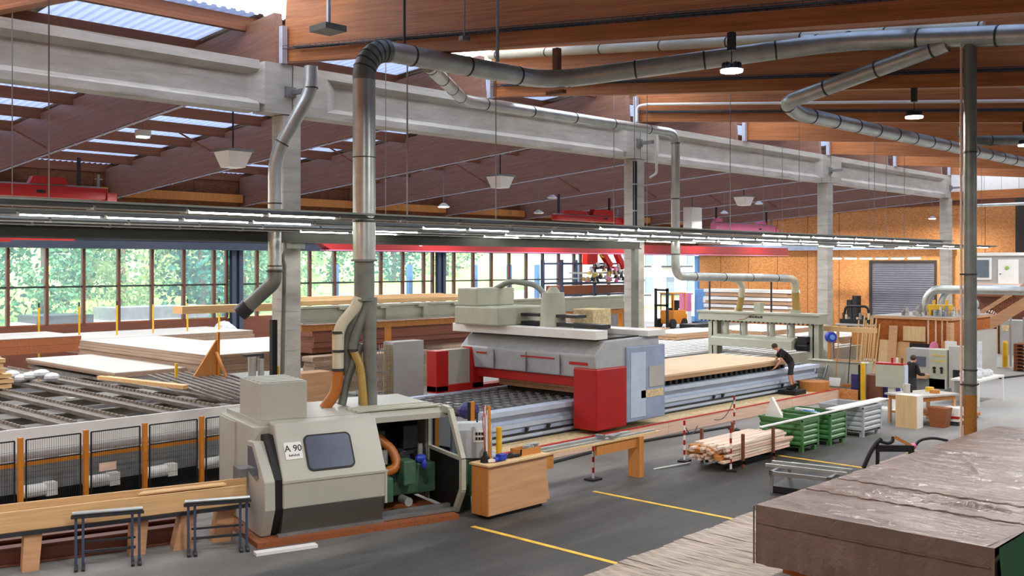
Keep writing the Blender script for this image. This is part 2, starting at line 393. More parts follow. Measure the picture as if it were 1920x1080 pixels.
# ---- far roof
def roof_sheets(name, ya, yb, za, zb, strip):
    """corrugated sheets between the rafters; strip = fraction of each bay that lets daylight through"""
    for k in range(len(GX)-1):
        xa, xb = GX[k], GX[k+1]; xs = xb-strip
        for nm, p, q, m in ((name, xa, xs, 'sheet'), ('rooflight', xs, xb, 'skysheet')):
            mb = MB(); n = int((q-p)/.25); w = (q-p)/n; vs = []; 
            prof = [(0,0),(.3,0),(.45,.05),(.85,.05)]
            pts = [(p+(i+a)*w, b) for i in range(n) for a, b in prof]+[(q, 0)]
            vs = [(x, ya, za+b) for x, b in pts]+[(x, yb, zb+b) for x, b in pts]; L = len(pts)
            mb.add(vs, [(i, i+1, L+i+1, L+i) for i in range(L-1)])
            o = obj(nm, mb, m); o.name = 'ceiling' if nm == name else 'rooflight'; o['kind'] = 'structure'
HF, HN = 1.42, 1.62
roof_sheets('ceiling', 22.3, YW+.6, zf(22.3)+HF+.22, zf(YW+.6)+HF+.22, 4.2)
roof_sheets('ceiling', -6.5, 18.3, zn(-6.5)+HN+.22, zn(18.3)+HN+.22, 1.5)
# glazed ridge above the concrete row
rg = MB(); rg.add([(X0,18.3,zn(18.3)+HN+.22),(X1,18.3,zn(18.3)+HN+.22),(X1,21.1,12.0),(X0,21.1,12.0),(X1,22.4,11.35),(X0,22.4,11.35)], [(0,1,2,3),(3,2,4,5)])
struct('rooflight_ridge', rg, 'ridgesheet')
for y, z, mt in [(22.6+2.6*k, zf(22.6+2.6*k)+HF, 'purlin') for k in range(10)]+[(-5.6+2.8*k, zn(-5.6+2.8*k)+HN, 'purlin') for k in range(10)]:
    o = obj('purlin', MB().box(X0, X1, y-.08, y+.08, z-.16, z+.2), mt); tag(o, 'long reddish timber purlin under the roof sheets', group='roof purlins', kind='structure')
for k, x in enumerate(GX):
    o = obj('glulam_rafter', MB().box(x-.11, x+.11, 21.15, YW, 0, HF), 'glulam_far'); o.rotation_euler[0] = -math.atan(.07)
    o.location = (x, (21.15+YW)/2, zf((21.15+YW)/2)); tag(o, 'red-brown glued timber rafter sloping down to the window wall', group='far hall rafters', kind='structure')
    ym = (-6.4+20.95)/2
    o = obj('glulam_beam', MB().box(x-.12, x+.12, -6.4, 20.95, 0, HN), 'glulam'); o.rotation_euler[0] = math.atan(.1)
    o.location = (x, ym, zn(ym)-(.13 if k == 1 else 0)); tag(o, 'deep orange glued timber roof beam over the near aisle', group='near hall beams', kind='structure')
    # light steel stub and timber packer that carry the rafter on the concrete beam
    if 0 < k < len(GX)-1:
        single('steel_stub_post', MB().box(x-.3, x-.16, 20.64, 20.78, 9.41, 10.3), 'lilac', f'pale grey steel stub post on the concrete beam at the {ORD[k-1]} rafter', 'post', 'stub posts on the concrete beam')
    cd = MB().cyl((x-.06, 21.6, zf(21.6)-.03), (x-.06, YW-.3, zf(YW-.3)-.03), .028, n=8)  # pale conduit also gives the rafter undersides their bright lit line
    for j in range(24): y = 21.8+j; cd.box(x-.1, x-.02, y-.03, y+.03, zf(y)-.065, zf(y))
    single('conduit', cd, 'lilac', 'pale conduit clipped under a far hall rafter, standing in for its lit lower edge', 'conduit', 'conduits under the rafters')
    # diagonal knee braces under the far rafters
    for y0 in (26.5, 35.0):
        single('rafter_brace', MB().bar((x, y0, zf(y0)+.12), (x-1.9, y0+.9, zf(y0+.9)+HF-.05), .06, .06), 'purlin', 'thin diagonal timber brace from a far rafter up to a purlin', 'brace', 'rafter braces')
# wire baskets with cables along the near beams
for k in (2, 3, 4):
    x = GX[k]-.24; p = [(x, y, zn(y)+.28) for y in (1, 20.6)]
    m = MB()
    for dz in (0, .06):
        for dx in (-.09, .09): m.tube([(a+dx, b, c+dz) for a, b, c in p], .008, 5)
    for i in range(90):
        y = 1+i*.22; z = zn(y)+.28; m.bar((x-.09,y,z),(x+.09,y,z),.008,.008); m.bar((x-.09,y,z),(x-.09,y,z+.06),.008,.008); m.bar((x+.09,y,z),(x+.09,y,z+.06),.008,.008)
    t = thing('cable_basket', f'grey wire cable basket along the {("nearest","second","third")[k-2]} orange roof beam', 'cable tray', (x,10,zn(10)), 0, 'cable baskets')
    obj('wire_basket', m, 'dsteel', t); c = MB()
    for j in range(5): c.tube([(x-.06+.03*j, 1+i*1.2, zn(1+i*1.2)+.3+.012*math.sin(i*2.1+j)) for i in range(17)], .014, 5)
    obj('cable', c, 'black', t)
# ---- concrete row
for i, x in enumerate(CX[1:]):
    c = MB().box(x-.25, x+.25, YR-.25, YR+.25, 0, 8.2)
    o = obj('concrete_column', c, 'concrete', bev=.02); tag(o, f'square pale concrete column, {ORD[i]} from the left of the row', 'column', kind='structure')
    cb = MB().cbox((x+.02, YR-.5, 8.75), (.12,.55,.1)).cbox((x-.08, YR-.29, 8.75), (.3,.06,.25))
    single('console_bracket', cb, 'steel', f'short grey steel console on the concrete beam above the {ORD[i]} column', 'bracket', 'beam consoles')
for i, (a, b) in enumerate(zip(CX, CX[1:])):
    m = MB(); e0, e1 = a+.02, b-.02
    prof = lambda h, k: [(YR-h, 9.41), (YR-h, 9.2), (YR-k, 9.08), (YR-k, 8.52), (YR-h, 8.38), (YR-h, 8.21), (YR+h, 8.21), (YR+h, 8.38), (YR+k, 8.52), (YR+k, 9.08), (YR+h, 9.2), (YR+h, 9.41)]
    m.prism(prof(.27,.07), 0, e0+.9, e1-.9)
    for q0, q1 in ((e0, e0+1.0), (e1-.75, e1)): m.box(q0, q1, YR-.268, YR+.268, 8.213, 9.407)
    for q, d in ((e0+1.0, .35), (e1-.75, -.35)):
        m.add([(q, YR-.265, 9.2), (q, YR-.265, 8.38), (q+d, YR-.07, 8.5), (q+d, YR-.07, 9.08)], [(0,1,2,3)])
    o = obj('concrete_beam', m, 'concrete'); tag(o, f'long pale concrete I-beam, {ORD[i]} span from the left', 'beam', kind='structure')
struct('wall_back', MB().box(X0, 80, -6.9, -6.7, 0, 9), 'wgrey')
struct('wall_left', MB().box(X0-.2, X0, -6.7, YW+.3, 0, 12), 'osb')
struct('wall_far_right', MB().box(79.8, 80, -6.7, 21, 0, 12), 'wgrey')
# ---- window wall (Y = YW)
struct('wall_window', MB().box(X0, 60.2, YW, YW+.25, 0, 1.88), 'dkpanel'); struct('wall_upper', MB().box(X0, XE, YW, YW+.25, 5.42, 9.6), 'upper')
for i in range(30): struct('trim_7', MB().box(X0+2.5*i-.012, X0+2.5*i+.012, YW-.012, YW, 5.42, 8.8), 'dkgrey')
nb = 0
for c in (-.5, 13.5, 27.5, 41.5):
    nb += 1; xs = [c+1.42+1.645*j for j in range(8)]
    w_ = obj(f'window_{nb}', MB().box(c+.35, c+13.65, YW+.02, YW+.2, 1.86, 1.94).box(c+.35, c+13.65, YW+.02, YW+.2, 5.36, 5.44), 'brownw'); w_['kind'] = 'structure'
    for x in [c+.35]+xs+[c+13.65]: obj('mullion', MB().box(x-.06, x+.06, YW-.02, YW+.22, 1.9, 5.4), 'mull', w_)
    obj('transom', MB().box(c+.35, c+13.65, YW+.05, YW+.13, 3.56, 3.64), 'dsteel', w_)
    ee = [c+.35]+xs+[c+13.65]
    for a, b in zip(ee, ee[1:]):
        obj('pane', MB().box(a+.05, b-.05, YW+.09, YW+.1, 1.92, 5.38), 'glass', w_)
    for dx in (-.2, .2):
        st = MB()
        st.box(c+dx-.11, c+dx+.11, YW-.42, YW-.4, 0, 5.5).box(c+dx-.11, c+dx+.11, YW-.14, YW-.12, 0, 5.5).box(c+dx-.012, c+dx+.012, YW-.4, YW-.14, 0, 5.5)
        o = obj('steel_column', st, 'bluesteel'); tag(o, f'dark blue-grey steel column between window bays, {"left" if dx < 0 else "right"} one of pair {ORD[nb-1]}', 'column', kind='structure')
# crane runway girder along the windows and along the end wall
g = MB().box(X0, XE-.4, YW-1.2, YW-.9, 5.72, 5.76).box(X0, XE-.4, YW-1.2, YW-.9, 5.32, 5.36).box(X0, XE-.4, YW-1.07, YW-1.03, 5.36, 5.72)
o = obj('crane_runway', g, 'bluesteel'); tag(o, 'long dark blue-grey crane runway girder above the windows', 'girder', kind='structure')
# ---- end wall of boards
e = MB().box(XE, XE+.2, 31.42, YW, 0, 8.6).box(XE, XE+.2, 21.2, 27.0, 0, 8.6).box(XE, XE+.2, 27.0, 31.42, 4.72, 8.6)
struct('wall_end', e, 'osb')
struct('trim_1', MB().box(XE-.08, XE+.3, 21.2, YW, 8.6, 8.8), 'purlin')
struct('wall_gable', MB().box(XE, XE+.2, 21.2, YW, 8.8, 12), 'dkpanel')
for y in [23.7, 26.2, 33.9, 36.4, 38.9, 41.4, 43.9]: struct('trim_2', MB().box(XE-.012, XE, y-.012, y+.012, 0, 8.6), 'dkgrey')
sh = MB(); n = 30
prof = []
for i in range(n):
    z = i*4.72/n; prof += [(XE+.02, z), (XE-.02, z+.05), (XE-.02, z+.11)]
prof += [(XE+.02, 4.72), (XE+.08, 4.72), (XE+.08, 0)]
d = struct('door_1', MB().add([(x, y, z) for y in (27.0, 31.42) for x, z in prof], [(i, i+1, len(prof)+i+1, len(prof)+i) for i in range(len(prof)-1)]), 'shutter')
obj('guide_rail', MB().box(XE-.1, XE, 26.85, 27.0, 0, 4.9), 'dkgrey', d); obj('guide_rail', MB().box(XE-.1, XE, 31.42, 31.6, 0, 4.9), 'dkgrey', d)
obj('shutter_header', MB().box(XE-.1, XE, 27, 31.42, 4.72, 4.9), 'dkgrey', d)
for i in range(6):
    y = 33.2-1.12*i; t = thing('strip_lamp', f'warm white strip lamp above the roller shutter, {ORD[i]} from the left', 'lamp', (68.0, y, 5.05+.02*i), 0, 'strip lamps above the shutter')
    obj('tube', MB().box(67.96,68.04,y-.42,y+.42,4.98,5.06), 'tube', t); obj('housing', MB().box(67.9,68.1,y-.45,y+.45,5.06,5.14), 'trunk', t)
st = MB().box(54.9,55.3,21.3,21.34,0,5.6).box(54.9,55.3,21.6,21.64,0,5.6).box(55.08,55.12,21.34,21.6,0,5.6)
# ---- right hand end: office, mezzanine, white panel wall
XO = 62.0
struct('wall_right', MB().box(XO+6, XO+6.2, 6, 21.2, 0, 12), 'dkgrey')
pw = MB()
for k in range(16): pw.box(XO-.1, XO, 22.9-k*.95-.93, 22.9-k*.95, 8.95, 11.0)
struct('wall_panels', pw, 'white')
struct('trim_3', MB().box(XO-.2, XO+.1, 8, 22.9, 8.45, 8.93), 'glulam')
single('steel_pipe_rail', MB().cyl((XO-.6, 8, 8.05), (XO-.6, 21.9, 8.05), .09), 'galv', 'long grey pipe under the white wall panels at the right', 'pipe')
off = struct('wall_office', MB().box(XO, XO+5, 10, 21.9, 3.5, 5.12), 'wgrey')
struct('trim_4', MB().box(XO-.1, XO+5.1, 10, 22, 5.12, 5.3), 'white'); struct('trim_5', MB().box(XO-.3, XO+5, 10, 22.1, 3.12, 3.5), 'curb')
ow = obj('window_9', MB().box(XO-.06, XO, 20.62, 21.62, 3.72, 5.0), 'white'); ow['kind'] = 'structure'
obj('pane', MB().box(XO-.08, XO-.06, 20.75, 21.5, 3.84, 4.88), 'winddk', ow)
od = obj('door_2', MB().box(XO-.07, XO, 19.15, 20.25, 3.5, 4.9), 'white'); od['kind'] = 'structure'
obj('door_handle', MB().box(XO-.12, XO-.07, 20.08, 20.16, 4.05, 4.09), 'dsteel', od)
obj('wreath', MB().ball((XO-.1, 19.75, 4.42), .12, (.3,1,1)), 'grass', od)
struct('wall_below_office', MB().box(XO+.6, XO+.8, 10, 22, 0, 3.12), 'dkpanel'); struct('trim_6', MB().box(XO-.3, XO, 10, 22, 2.75, 3.12), 'purlin')
# ---- the yard outside
struct('ground_yard', MB().box(-40, 190, YW+.25, 62, -.3, -.05), 'road'); 
lawn = MB().add([(-60,62,-.05),(240,62,-.05),(240,75,.9),(-60,75,.9),(240,140,8),(-60,140,8)], [(0,1,2,3),(3,2,4,5)])
tag(obj('lawn', lawn, 'grass'), 'pale green grass bank beyond the yard', 'grass', kind='structure')
def crown(name, r, h, seed, mat, n=2600):
    rnd = random.Random(seed); m = MB()
    for i in range(n):
        a = rnd.uniform(0, 2*PI); t = math.acos(rnd.uniform(-1, 1)); q = rnd.uniform(.45, 1)**.5*(1+.25*math.sin(3*a+seed)*math.sin(2*t)+.12*math.sin(7*a+2*t))
        c = Vector((r*q*math.sin(t)*math.cos(a), r*q*math.sin(t)*math.sin(a), h*.5+h*.5*q*math.cos(t)))
        s = rnd.uniform(.12, .3); u = Vector((rnd.gauss(0,1), rnd.gauss(0,1), rnd.gauss(0,1))).normalized(); v = u.orthogonal().normalized()*s*.7; u = u*s
        m.add([c-u, c+v, c+u, c-v], [(0,1,2,3)])
    return m
tr = []
for q, (mt, lab) in enumerate((('leafa', 'mid green'), ('leafb', 'pale yellow-green'), ('leafc', 'deep blue-green'))):
    t = thing('tree', 'x', 'tree', (20+q*8, 75, .5))
    cm = crown('crown', 3.6, 10.5, q*11+3, mt); cm.v = [v+Vector((20+q*8, 75, .9)) for v in cm.v]
    obj('crown', cm, mt, t); obj('trunk', MB().tube([(20+q*8,75,-.2),(20.2+q*8,75.1,3),(20+q*8,75,6)], [.35,.26,.12], 8), 'bark', t); tr.append((t, lab))
spots = [(12,70,2),(20.5,72,1),(27,69,0),(33.5,71,1),(39,70,2),(44.5,73,0),(17,82,0),(27,84,2),(36,83,2),(46,85,1),(55,84,2),(51,76,1),(66,90,0),(76,92,2),(88,96,1),(8,80,1),(60,98,2),(98,104,0)]
cnt = {}
for i, (x, y, q) in enumerate(spots):
    t, lab = tr[q]; cnt[q] = cnt.get(q, 0)+1; z = .2 if y < 75 else .6+(y-75)*.11
    l = f'{lab} leafy tree outside the windows, {ORD[cnt[q]-1]} of its colour from the left'
    if cnt[q] == 1: t.location = (x,y,z); t['label'] = l; t['group'] = 'trees beyond the yard'
    else:
        o = dup(t, (x,y,z), i*1.3, l, 'trees beyond the yard')
# ================================================================ DUCTS, LAMPS, CRANES
# ---- main extraction duct rising from the moulder
t = thing('extraction_duct', 'large shiny galvanised duct rising from the cream moulding machine and turning under the roof', 'duct', (11.93,15.3,2))
pth = [(11.93,15.3,4.66), (11.93,15.3,8.66), (17.1,15.22,8.72), (20.2,9.75,9.32), (20.2,6.0,8.9)]
obj('vertical_pipe', MB().tube([(11.93,15.3,4.66), (11.93,15.3,8.1)], .215, 28), 'galv', t, smooth=True)
el = [(11.93,15.3,8.1), (11.93,15.3,8.2)]+[(12.48-.55*math.cos(a), 15.3-.03*math.sin(a), 8.2+.52*math.sin(a)) for a in [PI/2*i/7 for i in range(1,8)]]
obj('segmented_elbow', MB().tube(el, .217, 28), 'galv_matt', t)
for i in range(2, len(el)-1):
    p, q = Vector(el[i]), Vector(el[i+1]); d = (q-p).normalized()*.015; obj('elbow_seam', MB().cyl(p-d, p+d, .226, n=24), 'band', t, smooth=True)
run = bend([el[-1], (17.1,15.22,8.74), (20.2,9.75,9.30), (20.2,6.0,8.86)], .9, 8)
obj('ceiling_run', MB().tube(run, .2, 24), 'galv', t, smooth=True)
ring_parts(t, [el[-1], (17.1,15.22,8.74), (20.2,9.75,9.30), (20.2,6.0,8.86)], 1.5, .212, .04, .6, extra=(((11.93,15.3,6.62),(11.93,15.3,6.64),.222),((11.93,15.3,5.4),(11.93,15.3,5.44),.224)))
obj('flange', MB().cyl((11.93,15.3,4.66),(11.93,15.3,4.7),.25,n=28), 'galv_matt', t, smooth=True); obj('flange', MB().cyl((11.93,15.3,3.92),(11.93,15.3,3.95),.23,n=28), 'galv_matt', t, smooth=True)
obj('lower_pipe', MB().tube([(11.93,15.3,3.94),(11.93,15.3,4.66)], .19, 28), 'galv_matt', t, smooth=True)
K = lambda px, z, d=19.2: None
R_ = Vector((.6915,-.7225,0)); B0 = Vector((11.93,15.3,0))
def mk(s, z, dep=0): return B0+R_*s+Vector((.7225,.6915,0))*dep+Vector((0,0,z))   # s metres to the right of the duct axis, seen from the aisle
obj('branch_pipe', MB().tube(bend([mk(-.08,3.98,-.1), mk(-.14,3.8,-.12), mk(-.46,3.42,-.14), mk(-.47,2.62,-.14)], .2), .108, 16), 'pvc', t, smooth=True)
obj('branch_pipe', MB().tube(bend([mk(0,3.98,-.05), mk(-.04,3.8,-.02), mk(-.33,3.2,.02), mk(-.34,2.5,.05)], .2), .1, 16), 'galv_matt', t, smooth=True)
obj('branch_pipe', MB().tube(bend([mk(.07,3.98,-.08), mk(.05,3.8,-.05), mk(-.17,3.2,-.1), mk(-.2,2.98,-.1)], .2), .09, 16), 'galv_matt', t, smooth=True)
obj('branch_pipe', MB().tube([mk(.1,3.98), mk(.1,3.3), mk(.13,1.9)], [.15,.13,.12], 16), 'galv_matt', t, smooth=True)
obj('branch_pipe', MB().tube(bend([mk(-.06,3.1,.05), mk(-.33,2.45,.0), mk(-.42,1.95,-.02)], .3), .085, 14), 'galv_matt', t, smooth=True)
obj('branch_pipe', MB().tube([mk(-.05,2.6,.1), mk(-.04,1.9,.1)], .085, 14), 'galv_matt', t, smooth=True)
h = MB().tube(bend([mk(-.47,2.62,-.14), mk(-.5,2.2,-.16), mk(-.72,1.9,-.2)], .4, 10), .108, 16)
obj('ribbed_hose', h, 'hose_or', t, smooth=True)
hp = bend([mk(-.2,3.0,-.1), mk(-.05,2.7,-.12), mk(.02,1.9,-.14)], .4, 12)
obj('ochre_hose', MB().tube(hp, [.075+.006*(i%2) for i in range(len(hp))], 14), 'hose_y', t, smooth=True)
for x_, z_, d_, r_ in ((-.47,3.3,-.14,.122),(-.47,2.6,-.14,.126),(-.47,2.95,-.14,.118),(-.2,2.96,-.1,.1),(-.34,2.9,.05,.11)): obj('pipe_collar', MB().cyl(mk(x_,z_,d_), mk(x_,z_+.05,d_), r_), 'band', t, smooth=True)
single('timber_hanger', MB().box(17.2,17.34,15.05,15.2,8.62,9.5).box(17.2,17.34,14.9,15.4,8.46,8.54), 'purlin', 'short upright timber hanger holding the low bend of the big duct', 'hanger')
# ---- pipe beside the first column
t = thing('downpipe_duct', 'slimmer galvanised duct with two bends running down beside the first concrete column', 'duct', (13.2,20.2,3.5))
p = [(13.75,19.62,9.2), (13.75,19.62,8.62), (13.17,20.23,7.12), (13.17,20.23,4.45)]
obj('duct_pipe', MB().tube(bend(p, .45, 6), .158, 20), 'galv', t, smooth=True)
q = [(13.17,20.23,4.5), (13.17,20.23,4.2), (12.72,20.68,3.62), (12.62,20.78,3.5)]
obj('lower_bend', MB().tube(bend(q, .35, 6), [.165]*9+[.165]*7+[.165], 20) if False else MB().tube(bend(q, .3, 6), .165, 20), 'galv_matt', t, smooth=True)
obj('open_end', MB().tube([(12.74,20.66,3.65),(12.6,20.8,3.46)], .19, 20), 'dsteel', t, smooth=True)
ring_parts(t, p, 1.45, .17, .03, .5, extra=(((13.17,20.23,4.43),(13.17,20.23,4.47),.2),))
obj('side_pipe', MB().tube(bend([(13.5,20.3,4.9),(13.42,20.3,4.75),(13.48,20.3,4.62),(13.48,20.4,1.6)], .1), .05, 10), 'galv_matt', t, smooth=True)
duct('branch_duct', [(13.6,15.35,8.62), (19.0,19.95,9.04), (28.95,19.95,9.1), (28.95,19.95,4.2), (36.6,19.95,4.06)], .15, 'slim pale duct crossing along the concrete beam and dropping to the press', 'galv', .45, 1.9, 18)
t = thing('press_hoses', 'two ochre ended suction hoses curving from the cream pipe down to the press bridge', 'hose', (36,20,4))
a1 = bend([(36.5,19.95,4.06),(37.6,20.1,4.0),(38.0,20.3,3.3),(38.0,20.25,2.6)], .6, 8); a2 = bend([(32.6,19.95,4.1),(34.6,20.9,4.0),(37.2,22.3,3.7),(37.6,22.6,3.1),(38.0,22.95,2.6)], .5, 8)
obj('hose', MB().tube(a1, .15, 16), 'pvc', t, smooth=True); obj('hose', MB().tube(a2, .13, 16), 'pvc', t, smooth=True)
obj('hose_end', MB().tube(a1[-9:], .153, 16), 'hose_y', t, smooth=True); obj('hose_end', MB().tube(a2[-9:], .135, 16), 'hose_y', t, smooth=True)
# ---- ducts of the near aisle
duct('header_duct', [(20.2,10.6,9.42), (20.2,9.0,9.16), (20.2,7.5,9.0), (20.25,2.5,8.5)], .16, 'galvanised header duct running off to the right below the nearest orange beam', 'galv', .5, 1.1, 20)
duct('diagonal_duct', [(20.2,7.55,8.92), (20.22,11.05,8.16), (20.9,11.1,8.0), (40,11.1,8.05)], .165, 'bright galvanised duct that comes down diagonally and bends back along the aisle', 'galv', .25, 1.15, 20)
duct('drop_duct', [(21.7,6.98,9.1), (21.7,6.98,8.45), (22.3,6.35,8.05), (23.5,5,7.9)], .12, 'short duct with a rounded bend at the upper right edge', 'galv_matt', .4, .6, 18)
duct('back_duct', [(32.9,11.8,8.95), (32.9,11.8,8.5), (34.5,9.9,8.52)], .16, 'dark grey duct bending off behind the tall pole duct', 'galv_matt', .3, 1.0, 16)
t = thing('pole_duct', 'tall thin dark grey vertical duct with an ochre hose at its foot', 'duct', (20.19,7.11,0))
obj('duct_pipe', MB().cyl((20.19,7.11,2.1),(20.19,7.11,9.1),.118,n=24), 'galv_matt', t, smooth=True)
hz = [.0+.05*i for i in range(43)]
obj('ochre_hose', MB().tube([(20.19,7.11,z) for z in hz], [.118+.006*(i%2) for i in range(43)], 20), 'hose_oc', t, smooth=True)
for z, r_ in ((2.28,.135),(2.56,.13),(4.4,.126),(6.75,.126)): obj('clamp_ring', MB().cyl((20.19,7.11,z),(20.19,7.11,z+.03),r_,n=20), 'band', t, smooth=True)
obj('side_tube', MB().cyl((20.08,7.24,0),(20.08,7.24,8.9),.025,n=8), 'curb', t, smooth=True)
obj('tube_clip', MB().box(20.05,20.35,7.0,7.25,2.28,2.31), 'dsteel', t); obj('tube_clip', MB().box(20.05,20.25,7.08,7.26,4.4,4.43), 'dsteel', t)
t = thing('saw_ducts', 'two bent white pipes feeding down onto the wooden cabin roof from a long horizontal pipe', 'duct', (50,18,3))
obj('duct_pipe', MB().tube(bend([(49,12,3.42),(49,18.9,3.42),(49,19.3,3.0),(49,19.3,2.45)], .5), .2, 16), 'galv', t, smooth=True)
obj('duct_pipe', MB().tube(bend([(49.6,15,3.36),(49.6,18.6,3.36),(49.4,18.75,2.9),(49.4,18.75,2.45)], .5), .16, 16), 'galv', t, smooth=True)
obj('orange_hose', MB().cyl((49,19.3,2.45),(49,19.3,2.0),.2,.14), 'hose_or', t, smooth=True)
t = thing('rain_pipe', 'thin white pipe with a small kink on the second concrete column', 'pipe', (28.4,20.7,7.5))
obj('pipe', MB().tube(bend([(29.0,20.6,9.3),(28.75,20.6,9.3),(28.75,20.6,7.75),(28.5,20.7,7.6)], .12), .045, 10), 'white', t, smooth=True)
t = thing('cable_riser', 'dark cable riser clipped to the left side of the second concrete column', 'cable tray', (27.6,20.7,0))
obj('rail', MB().box(27.55,27.66,20.62,20.72,.3,8.1), 'blackp', t)
[obj('clip', MB().box(27.52,27.74,20.6,20.76,1+.9*i,1.04+.9*i), 'galv', t) for i in range(8)]
t = thing('energy_post', 'dark cable post standing left of the first column', 'post', (13.4,20.4,0))
obj('post', MB().box(13.28,13.42,20.5,20.62,0,3.3), 'blackp', t); obj('edge_strip', MB().box(13.42,13.47,20.5,20.62,0,2.2), 'yellow', t)
# ---- rows of fluorescent lamps
ROWS = [('nearest', 15.2, 5.46, 5.14, 41, [(8.19, 11.2), (13.0, 14.5)]), ('second', 18.0, 5.46, 5.06, 54.6, [(6.6, 12.6)]), ('third', 19.25, 5.41, 6.1, 54, [(16.0, 17.5)]), ('farthest', 20.05, 5.38, 6.08, 50, [(13.7, 15.3)])]
lp = None
for r, (nm, y, z, xa, xb, lit) in enumerate(ROWS):
    t = thing('lighting_track', f'{nm} long grey lighting track hung on thin wires across the hall', 'lighting track', (xa,y,z), 0, 'lighting tracks')
    tr_ = MB().box(xa-4, xb, y-.05, y+.05, z+.04, z+.11).box(xa-4, xb, y-.16, y-.11, z+.07, z+.1)
    obj('trunking', tr_, 'dull', t)
    x = xa+.9
    while x < xb:
        top = zn(y)-.0 if False else 9.0+.08*(y-15)
        xx = min(GX, key=lambda g: abs(g-x)); wtop = zn(y)-.15 if abs(xx-x) < .16 else zn(y)+HN
        obj('suspension_wire', MB().cyl((x,y,z+.11),(x,y,wtop),.011,n=5), 'steel', t)
        x += 9.34
    n = int((xb-xa)/1.515)
    rnd = random.Random(r*5+2)
    for k in range(n):
        x = xa+.02+k*1.515
        if x < 15: on = any(a-.2 <= x and x+1.4 <= b+.25 for a, b in lit)
        else: on = rnd.random() < (.62 if x < 36 else .5)
        key = 'lit' if on else 'dark'
        q = thing('batten_lamp', f'{"lit" if on else "unlit"} fluorescent batten lamp, {ORD[k] if k < 20 else "twenty-"+ORD[k-20]} from the left on the {nm} lighting track', 'lamp', (x,y,z), 0, f'batten lamps on the {nm} track')
        if lp is None or key not in lp:
            lp = lp or {}
            a = obj('reflector', MB().add([(x+u,y+v,z+w_) for u in (.02,1.49) for v, w_ in ((-.13,0),(-.05,.1),(.05,.1),(.13,0))], [(0,1,5,4),(1,2,6,5),(2,3,7,6)]), 'refl', q)
            b = obj('tube', MB().cyl((x+.05,y,z+.0),(x+1.46,y,z+.0),.022,n=8), 'tube' if on else 'white', q, smooth=True)
            c = obj('lamp_holder', MB().box(x+.0,x+.06,y-.03,y+.03,z-.03,z+.1), 'white', q); e = obj('lamp_holder', MB().box(x+1.45,x+1.51,y-.03,y+.03,z-.03,z+.1), 'white', q)
            lp[key] = (a, b, c, e)
        else:
            for s_ in lp[key]:
                d = s_.copy(); C.objects.link(d); d.parent = q
m = MB().box(0, 27.65, 20.43, 20.61, 5.37, 5.42).box(0, 27.65, 20.43, 20.61, 5.12, 5.16).box(0, 27.65, 20.5, 20.54, 5.16, 5.37)
t = thing('track_beam', 'long dark grey steel beam below the lighting tracks in front of the columns', 'beam', (14,20.46,5.1)); obj('girder', m, 'olive', t)
obj('end_post', MB().box(27.25,27.45,20.4,20.56,0,5.12), 'galv_matt', t); obj('console', MB().box(13.8,14.2,20.5,20.75,4.98,5.12), 'galv_matt', t)
m = MB().box(69.15,69.35,25.6,46,6.1,6.14).box(69.15,69.35,25.6,46,5.66,5.7).box(69.22,69.28,25.6,46,5.7,6.1)
t = thing('end_runway', 'pale blue steel girder across the far board wall', 'girder', (69.2,34,5.6)); obj('girder', m, 'cabblue', t); obj('post', MB().box(69.1,69.4,34.8,35.1,0,5.66), 'bluesteel', t); obj('post', MB().box(69.1,69.4,25.7,26.0,0,5.66), 'bluesteel', t)
# ---- high-bay lamps over the aisle
hb = None
labs = ['hanging LED high-bay lamp nearest the front, under the front orange beam', 'hanging LED high-bay lamp under the second orange beam', 'hanging LED high-bay lamp at the right edge, farthest along the aisle']
for i, x in enumerate((13.7, 20.7, 27.7)):
    zt = zn(8.4)
    if hb is None:
        z = 7.58
        hb = thing('high_bay_lamp', labs[0], 'lamp', (x,8.4,z), 0, 'high-bay lamps')
        obj('driver_box', MB().box(x-.05,x+.05,8.35,8.45,7.92,8.2), 'blackp', hb); obj('cord', MB().cyl((x,8.4,7.72),(x,8.4,7.95),.008,n=6), 'black', hb)
        m = MB().cyl((x,8.4,7.62),(x,8.4,7.7),.19,.12,20)
        for k in range(12):
            a = k*PI/6; m.cbox((x+.1*math.cos(a),8.4+.1*math.sin(a),7.7),(.1,.012,.06),a)
        obj('heat_sink', m, 'dsteel', hb); obj('lens', MB().cyl((x,8.4,7.585),(x,8.4,7.62),.17,n=20), 'led', hb, smooth=True)
    else: dup(hb, (x,8.4,7.58+(.02 if i == 1 else .04)), None, labs[i])
# ---- pendant lamps and box lamps of the far hall
pl_ = None
for i, (x, y, z, on, lab) in enumerate(((28.38,31.09,7.0,1,'lit round pendant lamp in the far hall, left of the box lamp'),(37.49,33.15,7.9,0,'unlit round pendant lamp hanging upper middle in the far hall'),(37.03,33.62,7.15,0,'unlit round pendant lamp hanging lower beside another pendant'),(53.46,30.92,8.2,0,'round white pendant lamp in front of the third column'),(53.78,33.48,7.75,0,'round pendant lamp above the pink crane end'),(66.6,25.85,7.6,1,'small lit pendant lamp in front of the board end wall'))):
    t = thing('pendant_lamp', lab, 'lamp', (x,y,z), 0, 'pendant lamps of the far hall')
    obj('shade', MB().cyl((x,y,z),(x,y,z+.16),.27,.07,18), 'white', t, smooth=True); obj('bulb', MB().cyl((x,y,z-.03),(x,y,z+.0),.2,n=16), 'led' if on else 'white', t, smooth=True)
    obj('pendant_rod', MB().cyl((x,y,z+.16),(x,y,zf(y)+HF),.015,n=6), 'steel', t)
